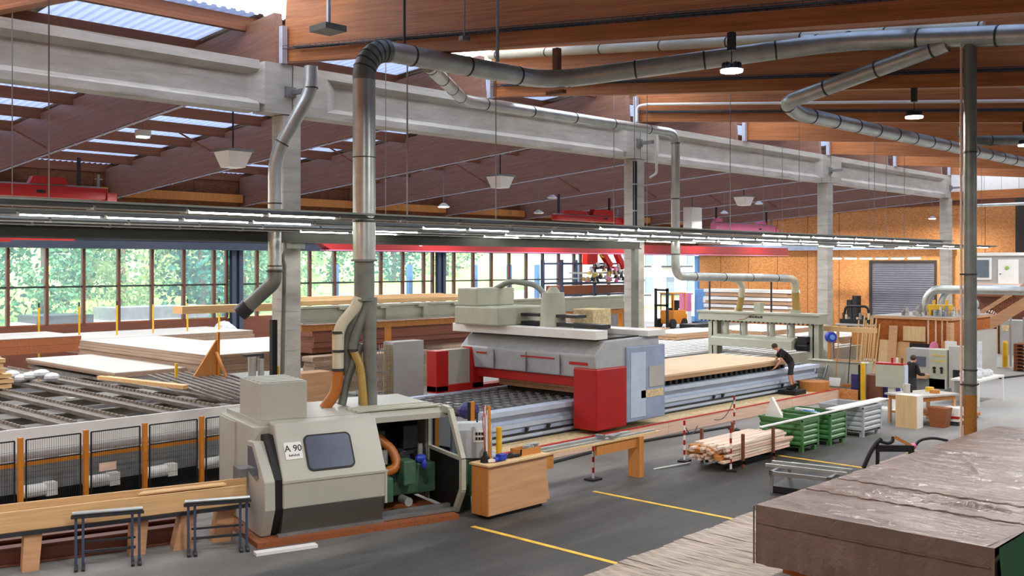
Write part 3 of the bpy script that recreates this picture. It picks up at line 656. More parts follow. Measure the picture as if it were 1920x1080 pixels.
for i, (x, y, z, lab) in enumerate(((17.5,29.3,7.75,'white box lamp with tapered sides left of the first column'),(32.15,31.5,8.0,'white box lamp with tapered sides in the middle bay'),(52.9,31.6,8.1,'white box lamp with tapered sides above the pink crane'))):
    t = thing('box_lamp', lab, 'lamp', (x,y,z), 0, 'tapered box lamps')
    h = [(-.42,.55),(.42,.55),(.3,0),(-.3,0)]
    m = MB().add([(x+sx*a,y+sy*a,z+b) for a, b in ((.44,.5),(.28,0)) for sx, sy in ((-1,-1),(1,-1),(1,1),(-1,1))], [(0,1,5,4),(1,2,6,5),(2,3,7,6),(3,0,4,7),(4,5,6,7)])
    obj('tapered_body', m, 'white', t); obj('lid', MB().box(x-.5,x+.5,y-.5,y+.5,z+.5,z+.58), 'steel', t); obj('hanger_rod', MB().cyl((x,y,z+.58),(x,y,zf(y)+HF),.03,n=8), 'dsteel', t)
t = thing('safety_lamp', 'small greenish safety lamp between the far rafters at the upper left', 'lamp', (15.05,30.55,8.62)); obj('body', MB().box(14.85,15.25,30.4,30.7,8.66,8.85), 'white', t); obj('lens', MB().box(14.88,15.22,30.42,30.68,8.6,8.66), 'dim', t); obj('rod', MB().cyl((15.05,30.55,8.85),(15.05,30.55,10.2),.012,n=6), 'steel', t)
t = thing('wall_bracket_lamp', 'grey flat box lamp on the front orange beam at the ridge', 'lamp', (12.2,17.0,9.2)); obj('body', MB().box(11.7,12.2,16.2,16.75,9.2,9.32), 'galv_matt', t); obj('arm', MB().box(11.9,11.96,16.4,16.46,9.32,10.6), 'galv', t)
for i, (y, zb, lab) in enumerate(((16.1,9.0,'thick grey conduit rod on the face of the front beam, above the duct elbow'),(13.39,8.42,'thin pale hanger rod crossing the front beam down to the duct'),(14.3,9.0,'thin conduit with a socket on the front beam'))):
    m = MB().cyl((13.6,y,zb),(13.6,y,10.9),.028 if i < 2 else .018,n=8)
    if i == 2: m.box(13.5,13.7,y-.06,y+.06,8.96,9.04)
    single('conduit_rod', m, 'dsteel' if i == 0 else 'galv_matt', lab, 'rod')
# ---- cranes of the far hall
t = thing('bridge_crane', 'long red crane bridge beam above the windows', 'crane', (30,35,5.2))
obj('girder', MB().prism([(34.75,5.2),(35.25,5.2),(35.25,5.7),(34.75,5.7)], 1, 0, 0) if False else MB().prism([(24.6,5.62),(25.4,5.2),(64,5.3),(64,5.75),(24.6,5.7)], 1, 34.75, 35.25), 'girder_red', t)
obj('flange', MB().box(25.2,64,34.68,35.32,5.19,5.23), 'pink', t)
m = MB(); rnd = random.Random(3); x = 28.3
for i in range(9):
    w_ = .16; m.box(x, x+.04, 34.735, 34.75, 5.52, 5.7 if i in (0,1,7) else 5.64); m.box(x, x+w_, 34.735, 34.75, 5.52+.05*(i%3), 5.55+.05*(i%3)); x += .2
for k in range(14):
    a, b = 2*PI*k/14, 2*PI*(k+1)/14; m.bar((x+.2+.14*math.cos(a),34.742,5.58+.14*math.sin(a)),(x+.2+.14*math.cos(b),34.742,5.58+.14*math.sin(b)),.015,.03)
obj('white_lettering', m, 'white', t)
t = thing('bridge_crane', 'second red crane bridge beam at the left edge above the windows', 'crane', (9,35,5.3)); obj('girder', MB().box(2,12.6,34.75,35.25,5.35,5.62), 'girder_red', t); obj('end_plate', MB().box(12.6,14.7,34.8,35.2,5.42,5.6), 'red', t)
def carriage(name, lab, x0, x1, y, z0, z1, mat, extra):
    t = thing(name, lab, 'crane carriage', (x0,y,z0), 0)
    obj('box_beam', MB().box(x0,x1,y-.22,y+.22,z0,z1), mat, t, bev=.02)
    obj('rail', MB().box(x0,x1-.2,y-.08,y+.08,z1,z1+.06), 'cream', t)
    for a, b, c in extra: obj('motor_box', MB().prism([(a,z1+.06),(b,z1+.06),(b-.12,z1+.06+c),(a+.12,z1+.06+c)], 1, y-.16, y+.16), mat, t)
    obj('end_carriage', MB().box(x1-.05,x1+.3,y-.3,y+.3,z0-.05,z0+.25).cyl((x1+.1,y-.32,z0),(x1+.1,y+.32,z0),.16), mat, t)
    obj('inspection_slot', MB().box(x0+(x1-x0)*.7,x0+(x1-x0)*.7+.3,y-.235,y-.215,z0+.14,z0+.24), 'black', t)
    obj('buffer_stand', MB().box(x1-.3,x1-.22,y-.05,y+.05,z1,z1+.5).box(x1-.4,x1-.1,y-.03,y+.03,z1+.32,z1+.36), 'steel', t)
    obj('hanger', MB().box(x0+.3,x0+.4,y-.05,y+.05,z1,zf(y)+.1).box(x1-1.0,x1-.9,y-.05,y+.05,z1,zf(y)+.1), 'dsteel', t)
carriage('crane_carriage', 'red crane carriage at the upper left behind the lamps', 8.0, 16.3, 36, 6.93, 7.34, 'red', [(13.6,14.9,.25)])
carriage('crane_carriage', 'red crane carriage left of the second column', 40.9, 46.6, 36, 7.0, 7.3, 'red', [(41.5,43.6,.2),(44,46,.34)])
carriage('crane_carriage', 'faded pink crane carriage right of the second column', 56.5, 64.2, 36, 6.84, 7.32, 'pink', [(56.6,57.4,.25),(62,63,.2)])
t = thing('control_cabinet', 'white control cabinet hung beside the slim duct by the pink crane', 'cabinet', (51,33.9,6.4)); obj('body', MB().box(50.4,51.5,33.6,34.2,6.4,8.0), 'white', t, bev=.02); obj('hanger', MB().box(50.9,51.0,33.85,33.95,8.0,zf(33.9)+HF), 'steel', t)
for k, x in enumerate(GX[1:-1]): single('wall_plate', MB().box(x+.2, x+6.8, 45.5, 45.9, 7.75, 8.15), 'larchd', 'pale timber plate between two rafters on the upper window wall', 'plate', 'timber plates on the upper wall')

duct('cream_duct', [(20.6,20.6,10.62), (20.6,13.8,9.92), (20.6,7.0,9.22)], .12, 'cream pipe running along the face of the second orange beam', 'pvc', .3, 1.9, 14)
t = thing('white_pipe', 'thin white pipe with an elbow along the third orange beam', 'pipe', (27.6,20.4,9.4)); obj('pipe', MB().tube(bend([(27.62,20.6,9.42),(27.62,20.6,9.95),(27.62,20.2,9.97),(27.62,5,8.42)], .18), .045, 10), 'white', t, smooth=True)
# ================================================================ MOULDER "A 90"
MF = Matrix.Translation((9.2,14.35,0)) @ Matrix.Rotation(math.radians(-14.7),4,'Z')
W = lambda u, v, z: MF @ Vector((u,v,z))
single('machine_plinth', MB(MF).box(-.2,3.5,-.12,2.5,0,.09), 'brownw', 'low brown timber plinth under the cream moulding machine', 'plinth')
t = thing('moulding_machine', 'cream enclosed moulding machine marked A 90 with one hood slid open', 'machine', MF.translation, math.radians(-14.7))
obj('cabinet_body', MB(MF).box(.0,2.1,.72,2.75,.1,1.84).box(2.1,3.6,1.75,2.75,.1,1.84).box(3.56,3.62,1.32,1.75,.1,1.84), 'cream', t, bev=.02)
obj('side_door', MB(MF).box(-.03,0,1.75,2.72,.14,1.8), 'cream', t)
obj('latch', MB(MF).cyl(W(-.05,1.85,.55) if False else (-.05,1.85,.55),(-.02,1.85,.55),.025,n=10), 'dsteel', t)
obj('roof_cover', MB(MF).prism([(.62,1.74),(.62,1.84),(.8,1.93),(2.75,1.95),(2.75,1.84),(.8,1.76)], 0, 2.08, 3.62), 'cream', t)
for v in (.75, .95, 1.2): obj('roof_slat', MB(MF).box(1.9,3.55,v,v+.1,1.94,1.97), 'pressg', t)
obj('roof_plate', MB(MF).box(.1,2.1,.76,2.7,1.84,1.92), 'cream', t)
vb = obj('vent_box', MB(MF).box(.14,.98,.82,2.0,1.92,2.56), 'cream', t, bev=.008)
for k in range(5): obj('vent_louvre', MB(MF).cbox((.56,.95+.23*k,2.566),(.8,.1,.012),0,.08), 'cream', vb)
obj('vent_opening', MB(MF).box(.17,.95,.86,1.96,2.556,2.5605), 'black', vb)
hp = [(.06,.56),(-.02,.56),(-.02,1.02),(.46,1.9),(.74,1.92),(.74,.56)]
hood = obj('sliding_hood', MB(MF).prism(hp, 0, .26, 2.12), 'cream', t, bev=.025)
obj('hood_skirt', MB(MF).prism([(.12,.12),(-.02,.56),(.72,.56),(.72,.12)], 0, .27, 2.09), 'creamd', hood)
obj('hood_lip', MB(MF).box(.25,2.14,-.035,0,.985,1.025).box(2.09,2.13,-.03,.03,.45,1.02), 'cream', hood)
obj('bottom_rail', MB(MF).box(.2,2.1,.06,.12,.09,.14), 'steel', hood)
sl = math.atan2(.88,.48)                                     # slope of the hood front
def onhood(u, s, d=0):                                       # s metres up the sloping front, d proud of it
    return Vector((u, -.02+s*math.cos(sl)-d*math.sin(sl), 1.02+s*math.sin(sl)+d*math.cos(sl)))
def rrect(u0,u1,s0,s1,r,n=5):
    o = []
    for cx_, cy_, a0 in ((u1-r,s1-r,0),(u0+r,s1-r,PI/2),(u0+r,s0+r,PI),(u1-r,s0+r,1.5*PI)):
        o += [(cx_+r*math.cos(a0+k*PI/2/n), cy_+r*math.sin(a0+k*PI/2/n)) for k in range(n+1)]
    return o
def hoodplate(u0,u1,s0,s1,r,d0,d1):
    p = rrect(u0,u1,s0,s1,r); n = len(p)
    return MB(MF).add([onhood(a,b,d0) for a,b in p]+[onhood(a,b,d1) for a,b in p], [(i,(i+1)%n,n+(i+1)%n,n+i) for i in range(n)]+[tuple(range(n)), tuple(range(n,2*n))])
fr = obj('window_gasket', hoodplate(.72,1.57,.12,.76,.1,-.005,.02), 'black', hood)
obj('window_pane', hoodplate(.75,1.54,.15,.73,.08,.0,.024), 'cabglass', hood)
sg = obj('sign_plate', hoodplate(.37,.67,.36,.66,.02,0,.012), 'white', hood)
def text(s, size, p, rot, mat, parent, ext=.002, name='lettering'):
    cu = bpy.data.curves.new(name, 'FONT'); cu.body = s; cu.size = size; cu.extrude = ext; cu.offset = size*.008; cu.align_x = 'CENTER'; cu.materials.append(MT[mat])
    tmp = bpy.data.objects.new(name, cu); me = bpy.data.meshes.new_from_object(tmp); bpy.data.objects.remove(tmp)
    o = bpy.data.objects.new(name, me); C.objects.link(o); o.parent = parent
    o.matrix_local = WM[parent.name].inverted() @ (Matrix.Translation(p) @ rot); return o
rt = MF.to_3x3().to_4x4() @ Matrix.Rotation(sl,4,'X')
text('A 90', .155, MF @ onhood(.52,.5,.014), rt, 'black', hood)
lb = MB(MF)
for k in range(7):
    a, b = .43+.027*k, .43+.027*k+.017; lb.add([onhood(a,.41,.013),onhood(b,.41,.013),onhood(b,.45-.01*(k%2),.013),onhood(a,.45-.01*(k%2),.013)], [(0,1,2,3)])
obj('sign_small_print', lb, 'dsteel', hood)
cp = [(.9,1.6),(.55,1.62),(-.04,1.04),(-.06,.58),(.2,.1),(.9,.1)]
cap = obj('end_cap', MB(MF).prism(cp, 0, -.06, .12), 'cream', t, bev=.015)
obj('cap_window', MB(MF).prism([(.84,1.52),(.62,1.53),(.3,1.2),(.25,1.06),(.38,1.0),(.84,1.1)], 0, -.07, -.055), 'cabglass', cap)
obj('cap_gap', MB(MF).prism([(1.1,1.7),(.5,1.72),(.02,1.05),(.02,.56),(.22,.12),(1.1,.12)], 0, .12, .26), 'black', t)
ef = [(.74,1.92),(.44,1.9),(-.04,1.06),(-.04,.5),(.22,.08)]
fm = MB(MF)
for (a, b) in zip(ef, ef[1:]): fm.bar((3.62,a[0],a[1]),(3.62,b[0],b[1]),.09,.1)
fm.bar((3.62,1.3,1.88),(3.62,.5,1.88),.09,.1).bar((3.62,1.3,1.9),(3.62,1.3,.1),.09,.1).bar((3.62,1.3,1.1),(3.62,-.02,1.06),.07,.06)
en = obj('end_frame', fm, 'pressg', t)
obj('end_panel', MB(MF).prism([(1.28,1.08),(.0,1.04),(-.01,.5),(.24,.1),(1.28,.1)], 0, 3.6, 3.63), 'blackp', en)
obj('end_window', MB(MF).prism([(1.22,1.82),(.5,1.82),(.08,1.12),(1.22,1.14)], 0, 3.61, 3.62), 'clearp', en)
obj('machine_bed', MB(MF).box(2.0,3.58,.95,1.75,.3,.86).box(2.1,2.5,.5,.95,.3,.75).box(2.75,3.0,.6,.95,.55,1.0), 'green', t, bev=.03)
obj('outfeed_bed', MB(MF).box(3.66,4.75,.4,1.2,.25,.92).box(3.9,4.1,.5,1.1,.0,.25).box(4.5,4.7,.5,1.1,0,.25), 'green', t, bev=.02)
text('2 2', .16, W(3.83,.39,.68), MF.to_3x3().to_4x4() @ Matrix.Rotation(PI/2,4,'X'), 'black', t)
obj('outfeed_table', MB(MF).box(3.66,4.8,.38,1.22,.92,.95), 'steel', t)
hd = obj('cutter_block', MB(MF).box(2.15,3.5,1.2,1.7,1.0,1.12).box(2.3,2.6,1.1,1.6,1.12,1.5).box(3.0,3.3,1.15,1.6,1.12,1.55).cyl((2.2,1.0,.95),(2.2,1.3,.95),.1).cyl((2.9,.9,1.0),(2.9,1.3,1.0),.13).cyl((3.3,.95,.95),(3.3,1.3,.95),.1), 'dsteel', t, bev=.01)
[obj('spindle', MB(MF).cyl(a_, b_, c_), 'galv', hd, smooth=True) for a_, b_, c_ in (((2.45,.8,.95),(2.45,.8,1.2),.06),((3.2,.85,.9),(3.2,.85,1.25),.05),((2.75,.7,.3),(2.75,.4,.3),.08))]
obj('interior_back', MB(MF).box(2.1,3.6,1.7,1.74,.1,1.8), 'blackp', t)
obj('inner_rail', MB(MF).box(2.1,3.55,.1,.2,.1,.16).box(2.1,3.55,.3,.4,.1,.2), 'steel', t)
hs = bend([(2.12,1.6,1.75),(2.35,1.25,1.5),(2.7,.95,1.15),(2.72,.8,.85),(2.4,.75,.8),(2.2,.8,.82)], .22, 8)
obj('ribbed_hose', MB(MF).tube(hs, [.085+.007*(i%2) for i in range(len(hs))], 16), 'hose_or', t, smooth=True)
single('blue_rag', MB(MF).ball((3.1,.62,1.02),.1,(1.2,.8,.8)).ball((3.14,.56,.92),.07,(.8,.8,1.3)), 'bluetool', 'blue cloth bundle hanging inside the open machine', 'cloth')
t = thing('control_box', 'grey sloped control box with dark keys behind the wooden cabinet', 'control box', (13.3,13.8,.95))
R3 = Matrix.Translation((13.28,13.78,0)) @ Matrix.Rotation(math.radians(-38),4,'Z')
obj('box_body', MB(R3).prism([(-.18,.97),(-.18,1.5),(-.1,1.62),(.2,1.62),(.2,.97)], 0, -.38, .38), 'bingrey', t, bev=.015)
obj('display_panel', MB(R3).box(.02,.36,-.186,-.18,1.28,1.5), 'white', t)
for r in range(2):
    for k in range(5): obj('key', MB(R3).box(.06+.055*k,.1+.055*k,-.2,-.186,1.32+.09*r,1.37+.09*r), 'black', t)
obj('post', MB(R3).box(-.1,.1,-.05,.1,.93,.97).box(.1,.13,0,.04,1.62,1.82), 'dsteel', t)
single('white_plank', MB().bar((8.75,14.0,.03),(9.72,13.72,.03),.16,.05), 'white', 'short white plank lying on the floor in front of the machine plinth', 'plank')
# ---------------------------------------------------------------- infeed trough, roller stands, steel beams
t = thing('infeed_trough', 'long pale timber trough leading into the left end of the machine', 'trough', W(-2,.6,.6), math.radians(-14.7))
obj('front_board', MB(MF).box(-5.2,-.22,.48,.52,.62,.93), 'pine', t, bev=.005)
obj('back_board', MB(MF).box(-5.2,-.1,.8,.84,.66,.98), 'pine', t); obj('trough_floor', MB(MF).box(-5.2,-.15,.44,.86,.56,.62), 'dsteel', t)
for k, (u, v) in enumerate(((-3.55,.5),(-2.0,.55),(-1.25,.5),(-.6,.62))): obj('support_board', MB(MF).prism([(u-.03-.1*(k>1),0),(u+.2,0),(u+.25,.56),(u-.0,.56)], 1, v, v+.28), 'larch', t)
obj('inlet_block', MB(MF).box(-.2,-.02,.86,1.25,.86,1.12), 'steel', t)
rs = None
for i, (u, v, rz, lab) in enumerate(((-2.42,.22,-10,'dark roller stand with four feet in front of the trough, farther from the machine'),(-.78,.1,-12,'dark roller stand in front of the trough, next to the machine'))):
    p0 = W(u, v, 0)
    if rs is None:
        rs = thing('roller_stand', lab, 'roller stand', p0, math.radians(-14.7+rz), 'roller stands'); M2 = WM[rs.name]
        for s in (-1, 1):
            for k in (-1, 1):
                lg = obj('leg', MB(M2).box(s*.4-.02+.05*k,s*.4+.02+.05*k,-.02,.02,.05,.76), 'bluesteel', rs)
                obj('foot', MB(M2).box(s*.4-.02+.05*k,s*.4+.03+.05*k,-.2,.06,0,.05).cyl((s*.4+.05*k-.02,-.18,.03),(s*.4+.05*k+.03,-.18,.03),.04), 'dsteel', lg)
        obj('top_beam', MB(M2).box(-.52,.52,-.05,.05,.76,.8), 'dsteel', rs); obj('roller', MB(M2).cyl((-.5,0,.83),(.5,0,.83),.03,n=12), 'galv', rs, smooth=True)
        obj('crossbar', MB(M2).box(-.4,.4,-.015,.015,.22,.26).box(-.4,.4,.06,.09,.36,.39), 'dsteel', rs)
    else: dup(rs, p0, math.radians(-14.7+rz), lab)
for i, (v, z, lab) in enumerate(((1.0,.16,'rusty steel beam lying on the floor below the trough'),(1.35,.2,'second brown steel beam lying behind the first below the trough'))):
    m = MB(MF).box(-5,-1.05+.15*i,v-.1,v+.1,z-.15,z-.12).box(-5,-1.05+.15*i,v-.1,v+.1,z+.1,z+.13).box(-5,-1.05+.15*i,v-.02,v+.02,z-.12,z+.1)
    single('steel_beam', m, 'dkpanel', lab, 'beam', 'steel beams under the trough')
for i in range(4): single('wood_strip', MB(MF).box(-1.9+.03*i,-.5,.58+.05*i,.62+.05*i,.935,.96), 'pine', 'thin pale strip of timber resting in the trough', 'strip', 'strips in the trough')
# ---------------------------------------------------------------- mesh fence
FX = [4.55,5.7,6.9,8.06,9.2,10.4]; FY = 18.6
t = thing('safety_fence', 'black wire mesh safety fence on orange posts behind the trough', 'fence', (7.5,FY,0))
for x in FX: obj('post', MB().box(x-.04,x+.04,FY-.04,FY+.04,0,1.55), 'orange', t)
for a, b in zip(FX, FX[1:]+[11.6]):
    m = MB(); a += .1; b -= .1
    for z in (.15,1.12,1.5): m.box(a,b,FY-.012,FY+.012,z-.012,z+.012)
    for x in (a, b): m.box(x-.012,x+.012,FY-.012,FY+.012,.15,1.5)
    n = 24
    for i in range(1, n): x = a+(b-a)*i/n; m.box(x-.0022,x+.0022,FY-.0022,FY+.0022,.15,1.5)
    for i in range(1, 7): z = .15+1.35*i/7; m.box(a,b,FY-.0022,FY+.0022,z-.0022,z+.0022)
    obj('mesh_panel', m, 'blackp', t)
obj('warning_plate', MB().box(8.3,8.62,FY-.03,FY-.02,.75,.9), 'curb', t)
# ---------------------------------------------------------------- chain conveyor behind the fence
t = thing('chain_conveyor', 'wide grey chain conveyor table with a white side board behind the mesh fence', 'conveyor', (9,24,0))
obj('side_board', MB().box(1.5,12.6,19.55,19.62,1.12,1.55), 'white', t)
obj('side_beam', MB().box(1.5,12.6,19.4,19.55,1.0,1.12), 'wgrey', t); obj('side_beam', MB().box(1.5,12.6,19.3,19.5,.42,.9), 'steel', t); obj('orange_strip', MB().box(1.5,12.6,19.3,19.36,.9,.98), 'orange', t)
rnd = random.Random(5)
for x in (3.4,4.4,5.4,6.4,7.45,8.45,9.4,10.6,11.6,12.6):
    b_ = obj('chain_beam', MB().box(x-.14,x+.14,19.7,33,1.36,1.44), 'dusty', t)
    m = MB()
    for i in range(64): y = 19.8+.2*i; m.box(x+.08,x+.13,y,y+.12,1.44,1.5)
    obj('chain', m, 'chain', b_)['kind'] = 'stuff'
for y in (20.6,22.4,24.4,26.6,29): 
    obj('cross_beam', MB().box(2,13.9,y-.06,y+.06,1.2,1.36).box(2,13.9,y-.12,y-.06,1.34,1.37), 'dusty', t)
for x in (5.2,8.0,10.9):
    for y in (20.0,26): obj('leg', MB().box(x-.1,x+.1,y-.1,y+.1,0,1.2), 'pressg', t)
obj('lower_skirt', MB().box(1.5,12,19.5,19.55,0,.42), 'blackp', t)
for k in range(7): obj('drive_motor', MB().cyl((3.5+1.2*k,19.2,.45),(3.95+1.2*k,19.2,.45),.12).box(3.95+1.2*k,4.15+1.2*k,19.1,19.3,.33,.57), 'white', t, smooth=True)
obj('cable_tray', MB().box(1.5,12,19.0,19.3,.05,.16), 'blackp', t)
for i in range(10): single('roller_bar', MB().bar((11.9+.22*i,21.4 if 11.9+.22*i > 13.3 else 20.3,1.56),(13.2+.22*i,26.5,1.56),.06,.05), 'dusty', 'grey toothed bar across the right part of the chain conveyor', 'bar', 'toothed conveyor bars')
# ---------------------------------------------------------------- panels stacked on the conveyor
def stack(name, lab, x0, x1, y0, y1, z0, z1, side, n, top='offwhite', cat='panel stack'):
    t = thing(name, lab, cat, ((x0+x1)/2,(y0+y1)/2,z0)); h = (z1-z0-.02)/n; rnd = random.Random(int(x0*10))
    for i in range(n):
        j = rnd.uniform(-.03,.03); obj('layer_panel', MB().box(x0+j,x1+j,y0-j,y1-j,z0+i*h+.006,z0+(i+1)*h), side, t)
    obj('cover_sheet', MB().box(x0+.01,x1-.01,y0+.01,y1-.01,z1-.02,z1), top, t); return t
stack('panel_stack', 'tall stack of white topped timber panels on the conveyor, beside the triangular stop', 14.6,17.4,25.7,34.2,1.5,2.06,'clt',6)
stack('panel_stack', 'low stack of white topped panels in front of the taller stack', 12.4,14.5,26.8,33.0,1.51,1.66,'clt',2)
stack('panel_stack', 'orange-brown timber beam pack with a white cover behind the stacks', 11.4,15.6,36.3,39.5,1.5,2.06,'brownw',2)
stack('panel_stack', 'small brown timber pack with a white cover at the left edge of the conveyor', 9.6,11.9,33.6,36,1.5,1.72,'brownw',1)
stack('panel_stack', 'far white topped panel stack below the windows', 16.5,24,38.5,42.5,1.2,1.75,'clt',4)
stack('panel_stack', 'white topped panels behind the triangular stop', 17.9,22.5,28,34,1.2,1.8,'clt',4)
for i in range(6):
    single('board_pack', MB().box(8.3+.06*(i%2),9.7-.2*(i//3)+.05*(i%2),26.7,28.4,1.5+.13*i,1.6+.13*i), 'pine', f'reddish sawn board in the crooked pile at the left edge, {ORD[i]} from the bottom', 'board', 'boards at the left edge')
t = thing('triangular_stop', 'orange-brown triangular timber stop with struts on the conveyor', 'stop', (14.2,25.1,1.5))
obj('plate', MB().prism([(13.75,1.5),(14.5,1.5),(14.5,2.55)], 1, 25.1, 25.16), 'larchd', t); obj('strut', MB().bar((14.45,25.1,1.5),(14.45,24.5,1.5),.06,.06).bar((14.45,25.05,2.2),(14.45,24.5,1.52),.06,.06), 'larchd', t); obj('yellow_post', MB().box(14.5,14.56,25.05,25.12,1.5,2.75), 'orange', t)
for i, x in enumerate((13.98,15.52,17.07,18.6,20.15,21.7,23.2)):
    t = thing('barrier_post', f'thin yellow post in front of the windows, {ORD[i]} from the left', 'post', (x,40,0), 0, 'yellow posts by the windows'); obj('shaft', MB().cyl((x,40,0),(x,40,2.95),.04,n=8), 'yellow', t); obj('dark_tip', MB().cyl((x,40,2.95),(x,40,3.12),.035,n=8), 'dsteel', t)
for i, (x, y, h, lab) in enumerate(((13.4,25.3,1.95,'short yellow post on the conveyor left of the triangular stop'),(16.3,24.5,2.3,'yellow post with an orange foot right of the triangular stop'),(20.6,27.5,2.1,'thin yellow post in front of the stacked boards'),(29.8,22.6,1.6,'yellow post right of the second column'))):
    t = thing('marker_post', lab, 'post', (x,y,0)); obj('shaft', MB().cyl((x,y,.05),(x,y,h),.045,n=10), 'yellow', t); obj('foot', MB().box(x-.2,x+.2,y-.15,y+.15,0,.06), 'orange', t)
t = thing('plastic_heap', 'crumpled heap of clear plastic sheeting below the windows by the steel column', 'sheeting', (25.5,43.5,0))
m = MB(); rnd = random.Random(9)
for i in range(26): a = i*2.4; q = 1.1*(1-i/30); m.ball((25.5+q*math.cos(a)*rnd.random(),43.5+q*math.sin(a)*rnd.random(),.25+i*.055), .42, (1,1,.7), 7, 5)
obj('crumpled_sheet', m, 'foil', t)
m = MB(); 
for i in range(10): m.ball((9.2+.22*i,28.9-.1*i,1.56+.05*(i%3)), .2, (1.2,1,.6), 7, 5)
single('plastic_scrap', m, 'foil', 'crumpled clear plastic lying on the conveyor by the reddish boards', 'sheeting')
single('lath_bundle', MB().bar((11.7,26.2,1.64),(12.2,22.6,1.64),.12,.09).bar((11.83,26.0,1.64),(12.3,22.7,1.64),.1,.09), 'pine', 'pair of orange laths lying across the conveyor beams', 'lath')
t = thing('vacuum_bottle', 'pair of slim chrome cylinders strapped beside the dark post', 'cylinder', (12.6,20.3,1.4)); obj('cylinder', MB().cyl((12.55,20.2,1.55),(12.55,20.2,2.5),.09,n=14), 'galv', t, smooth=True); obj('cylinder', MB().cyl((12.75,20.15,1.6),(12.75,20.15,2.45),.07,n=14), 'galv', t, smooth=True); obj('frame', MB().box(12.4,12.9,20.25,20.35,2.5,2.56).box(12.84,12.9,20.25,20.35,0,2.5), 'dsteel', t)
# ---------------------------------------------------------------- wooden cabinet and the things on it
t = thing('tool_cabinet', 'waist high pine tool cabinet with a pale top standing in the aisle', 'cabinet', (13.6,13.05,0))
obj('body', MB().box(12.86,14.42,12.88,13.3,.07,.96), 'larch', t, bev=.006); obj('end_board', MB().box(12.83,12.86,12.88,13.3,.07,.96), 'larchd', t); obj('top', MB().box(12.8,14.46,12.84,13.34,.96,1.0), 'ply', t, bev=.004)
obj('plinth', MB().box(12.95,14.35,12.95,13.25,0,.07), 'blackp', t); obj('side_wedge', MB().prism([(14.42,.12),(14.52,.12),(14.42,.75)], 1, 12.9, 12.96), 'larch', t)
single('yellow_tube', MB().cyl((13.36,13.12,1.0),(13.36,13.12,1.6),.055,n=16), 'yellow', 'upright yellow tube on the pine cabinet', 'tube', smooth=True)
rnd = random.Random(4); t = thing('rod_bundle', 'bundle of thin red and white rods standing at the back of the cabinet', 'rods', (13.1,13.2,1.0))
for i in range(14):
    a, b = rnd.uniform(-.06,.06), rnd.uniform(-.06,.06); obj('rod', MB().cyl((13.12+a*.4,13.22+b*.4,1.0),(13.06+a,13.22+b,1.75+rnd.uniform(0,.3)),.007,n=5), 'red' if i%2 else 'white', t)
obj('rod_stand', MB().cyl((13.12,13.22,1.0),(13.12,13.22,1.08),.06,n=12), 'black', t)
single('orange_stake', MB().box(13.2,13.26,13.24,13.3,1.0,1.98), 'orange', 'orange stake leaning at the back of the cabinet beside the rods', 'stake')
single('dark_pot', MB().cyl((12.98,13.1,1.0),(12.98,13.1,1.1),.09,.08).cyl((12.98,13.1,1.1),(12.98,13.1,1.2),.05,.03), 'black', 'small black pot on the left end of the cabinet', 'pot', smooth=True)
t = thing('hand_tool', 'blue hand tool lying at the front of the cabinet top', 'tool', (13.2,12.98,1.0)); obj('body', MB().cyl((13.08,12.96,1.05),(13.4,13.0,1.05),.045,n=12).cbox((13.28,12.98,1.08),(.2,.12,.1),.2), 'bluetool', t); obj('handle', MB().bar((13.1,12.96,1.04),(12.97,13.02,1.04),.05,.05), 'white', t)
single('black_grinder', MB().cyl((13.5,13.05,1.04),(13.78,13.0,1.04),.035,n=10).ball((13.6,13.05,1.05),.06), 'black', 'small black hand tool between the blue tool and the wooden tray', 'tool')
t = thing('tool_tray', 'shallow wooden tray at the right end of the cabinet top', 'tray', (14.1,13.15,1.0)); obj('tray', MB().box(13.85,14.4,13.02,13.3,1.0,1.02).box(13.85,14.4,13.02,13.04,1.02,1.12).box(13.85,13.87,13.02,13.3,1.02,1.12).box(13.85,14.4,13.28,13.3,1.02,1.12), 'larchd', t)
for i, (x, y) in enumerate(((14.12,13.12),(14.27,13.2),(14.55,13.32))): single('cutter_head', MB().cyl((x,y,1.02 if i<2 else .98),(x,y,1.16 if i<2 else 1.12),.07,n=10).cyl((x,y,1.1),(x,y,1.13),.09,n=8), 'galv', ('chrome cutter head in the left of the wooden tray','chrome cutter head in the right of the wooden tray','chrome cutter head on the end of the long measuring rail')[i], 'cutter', 'cutter heads')
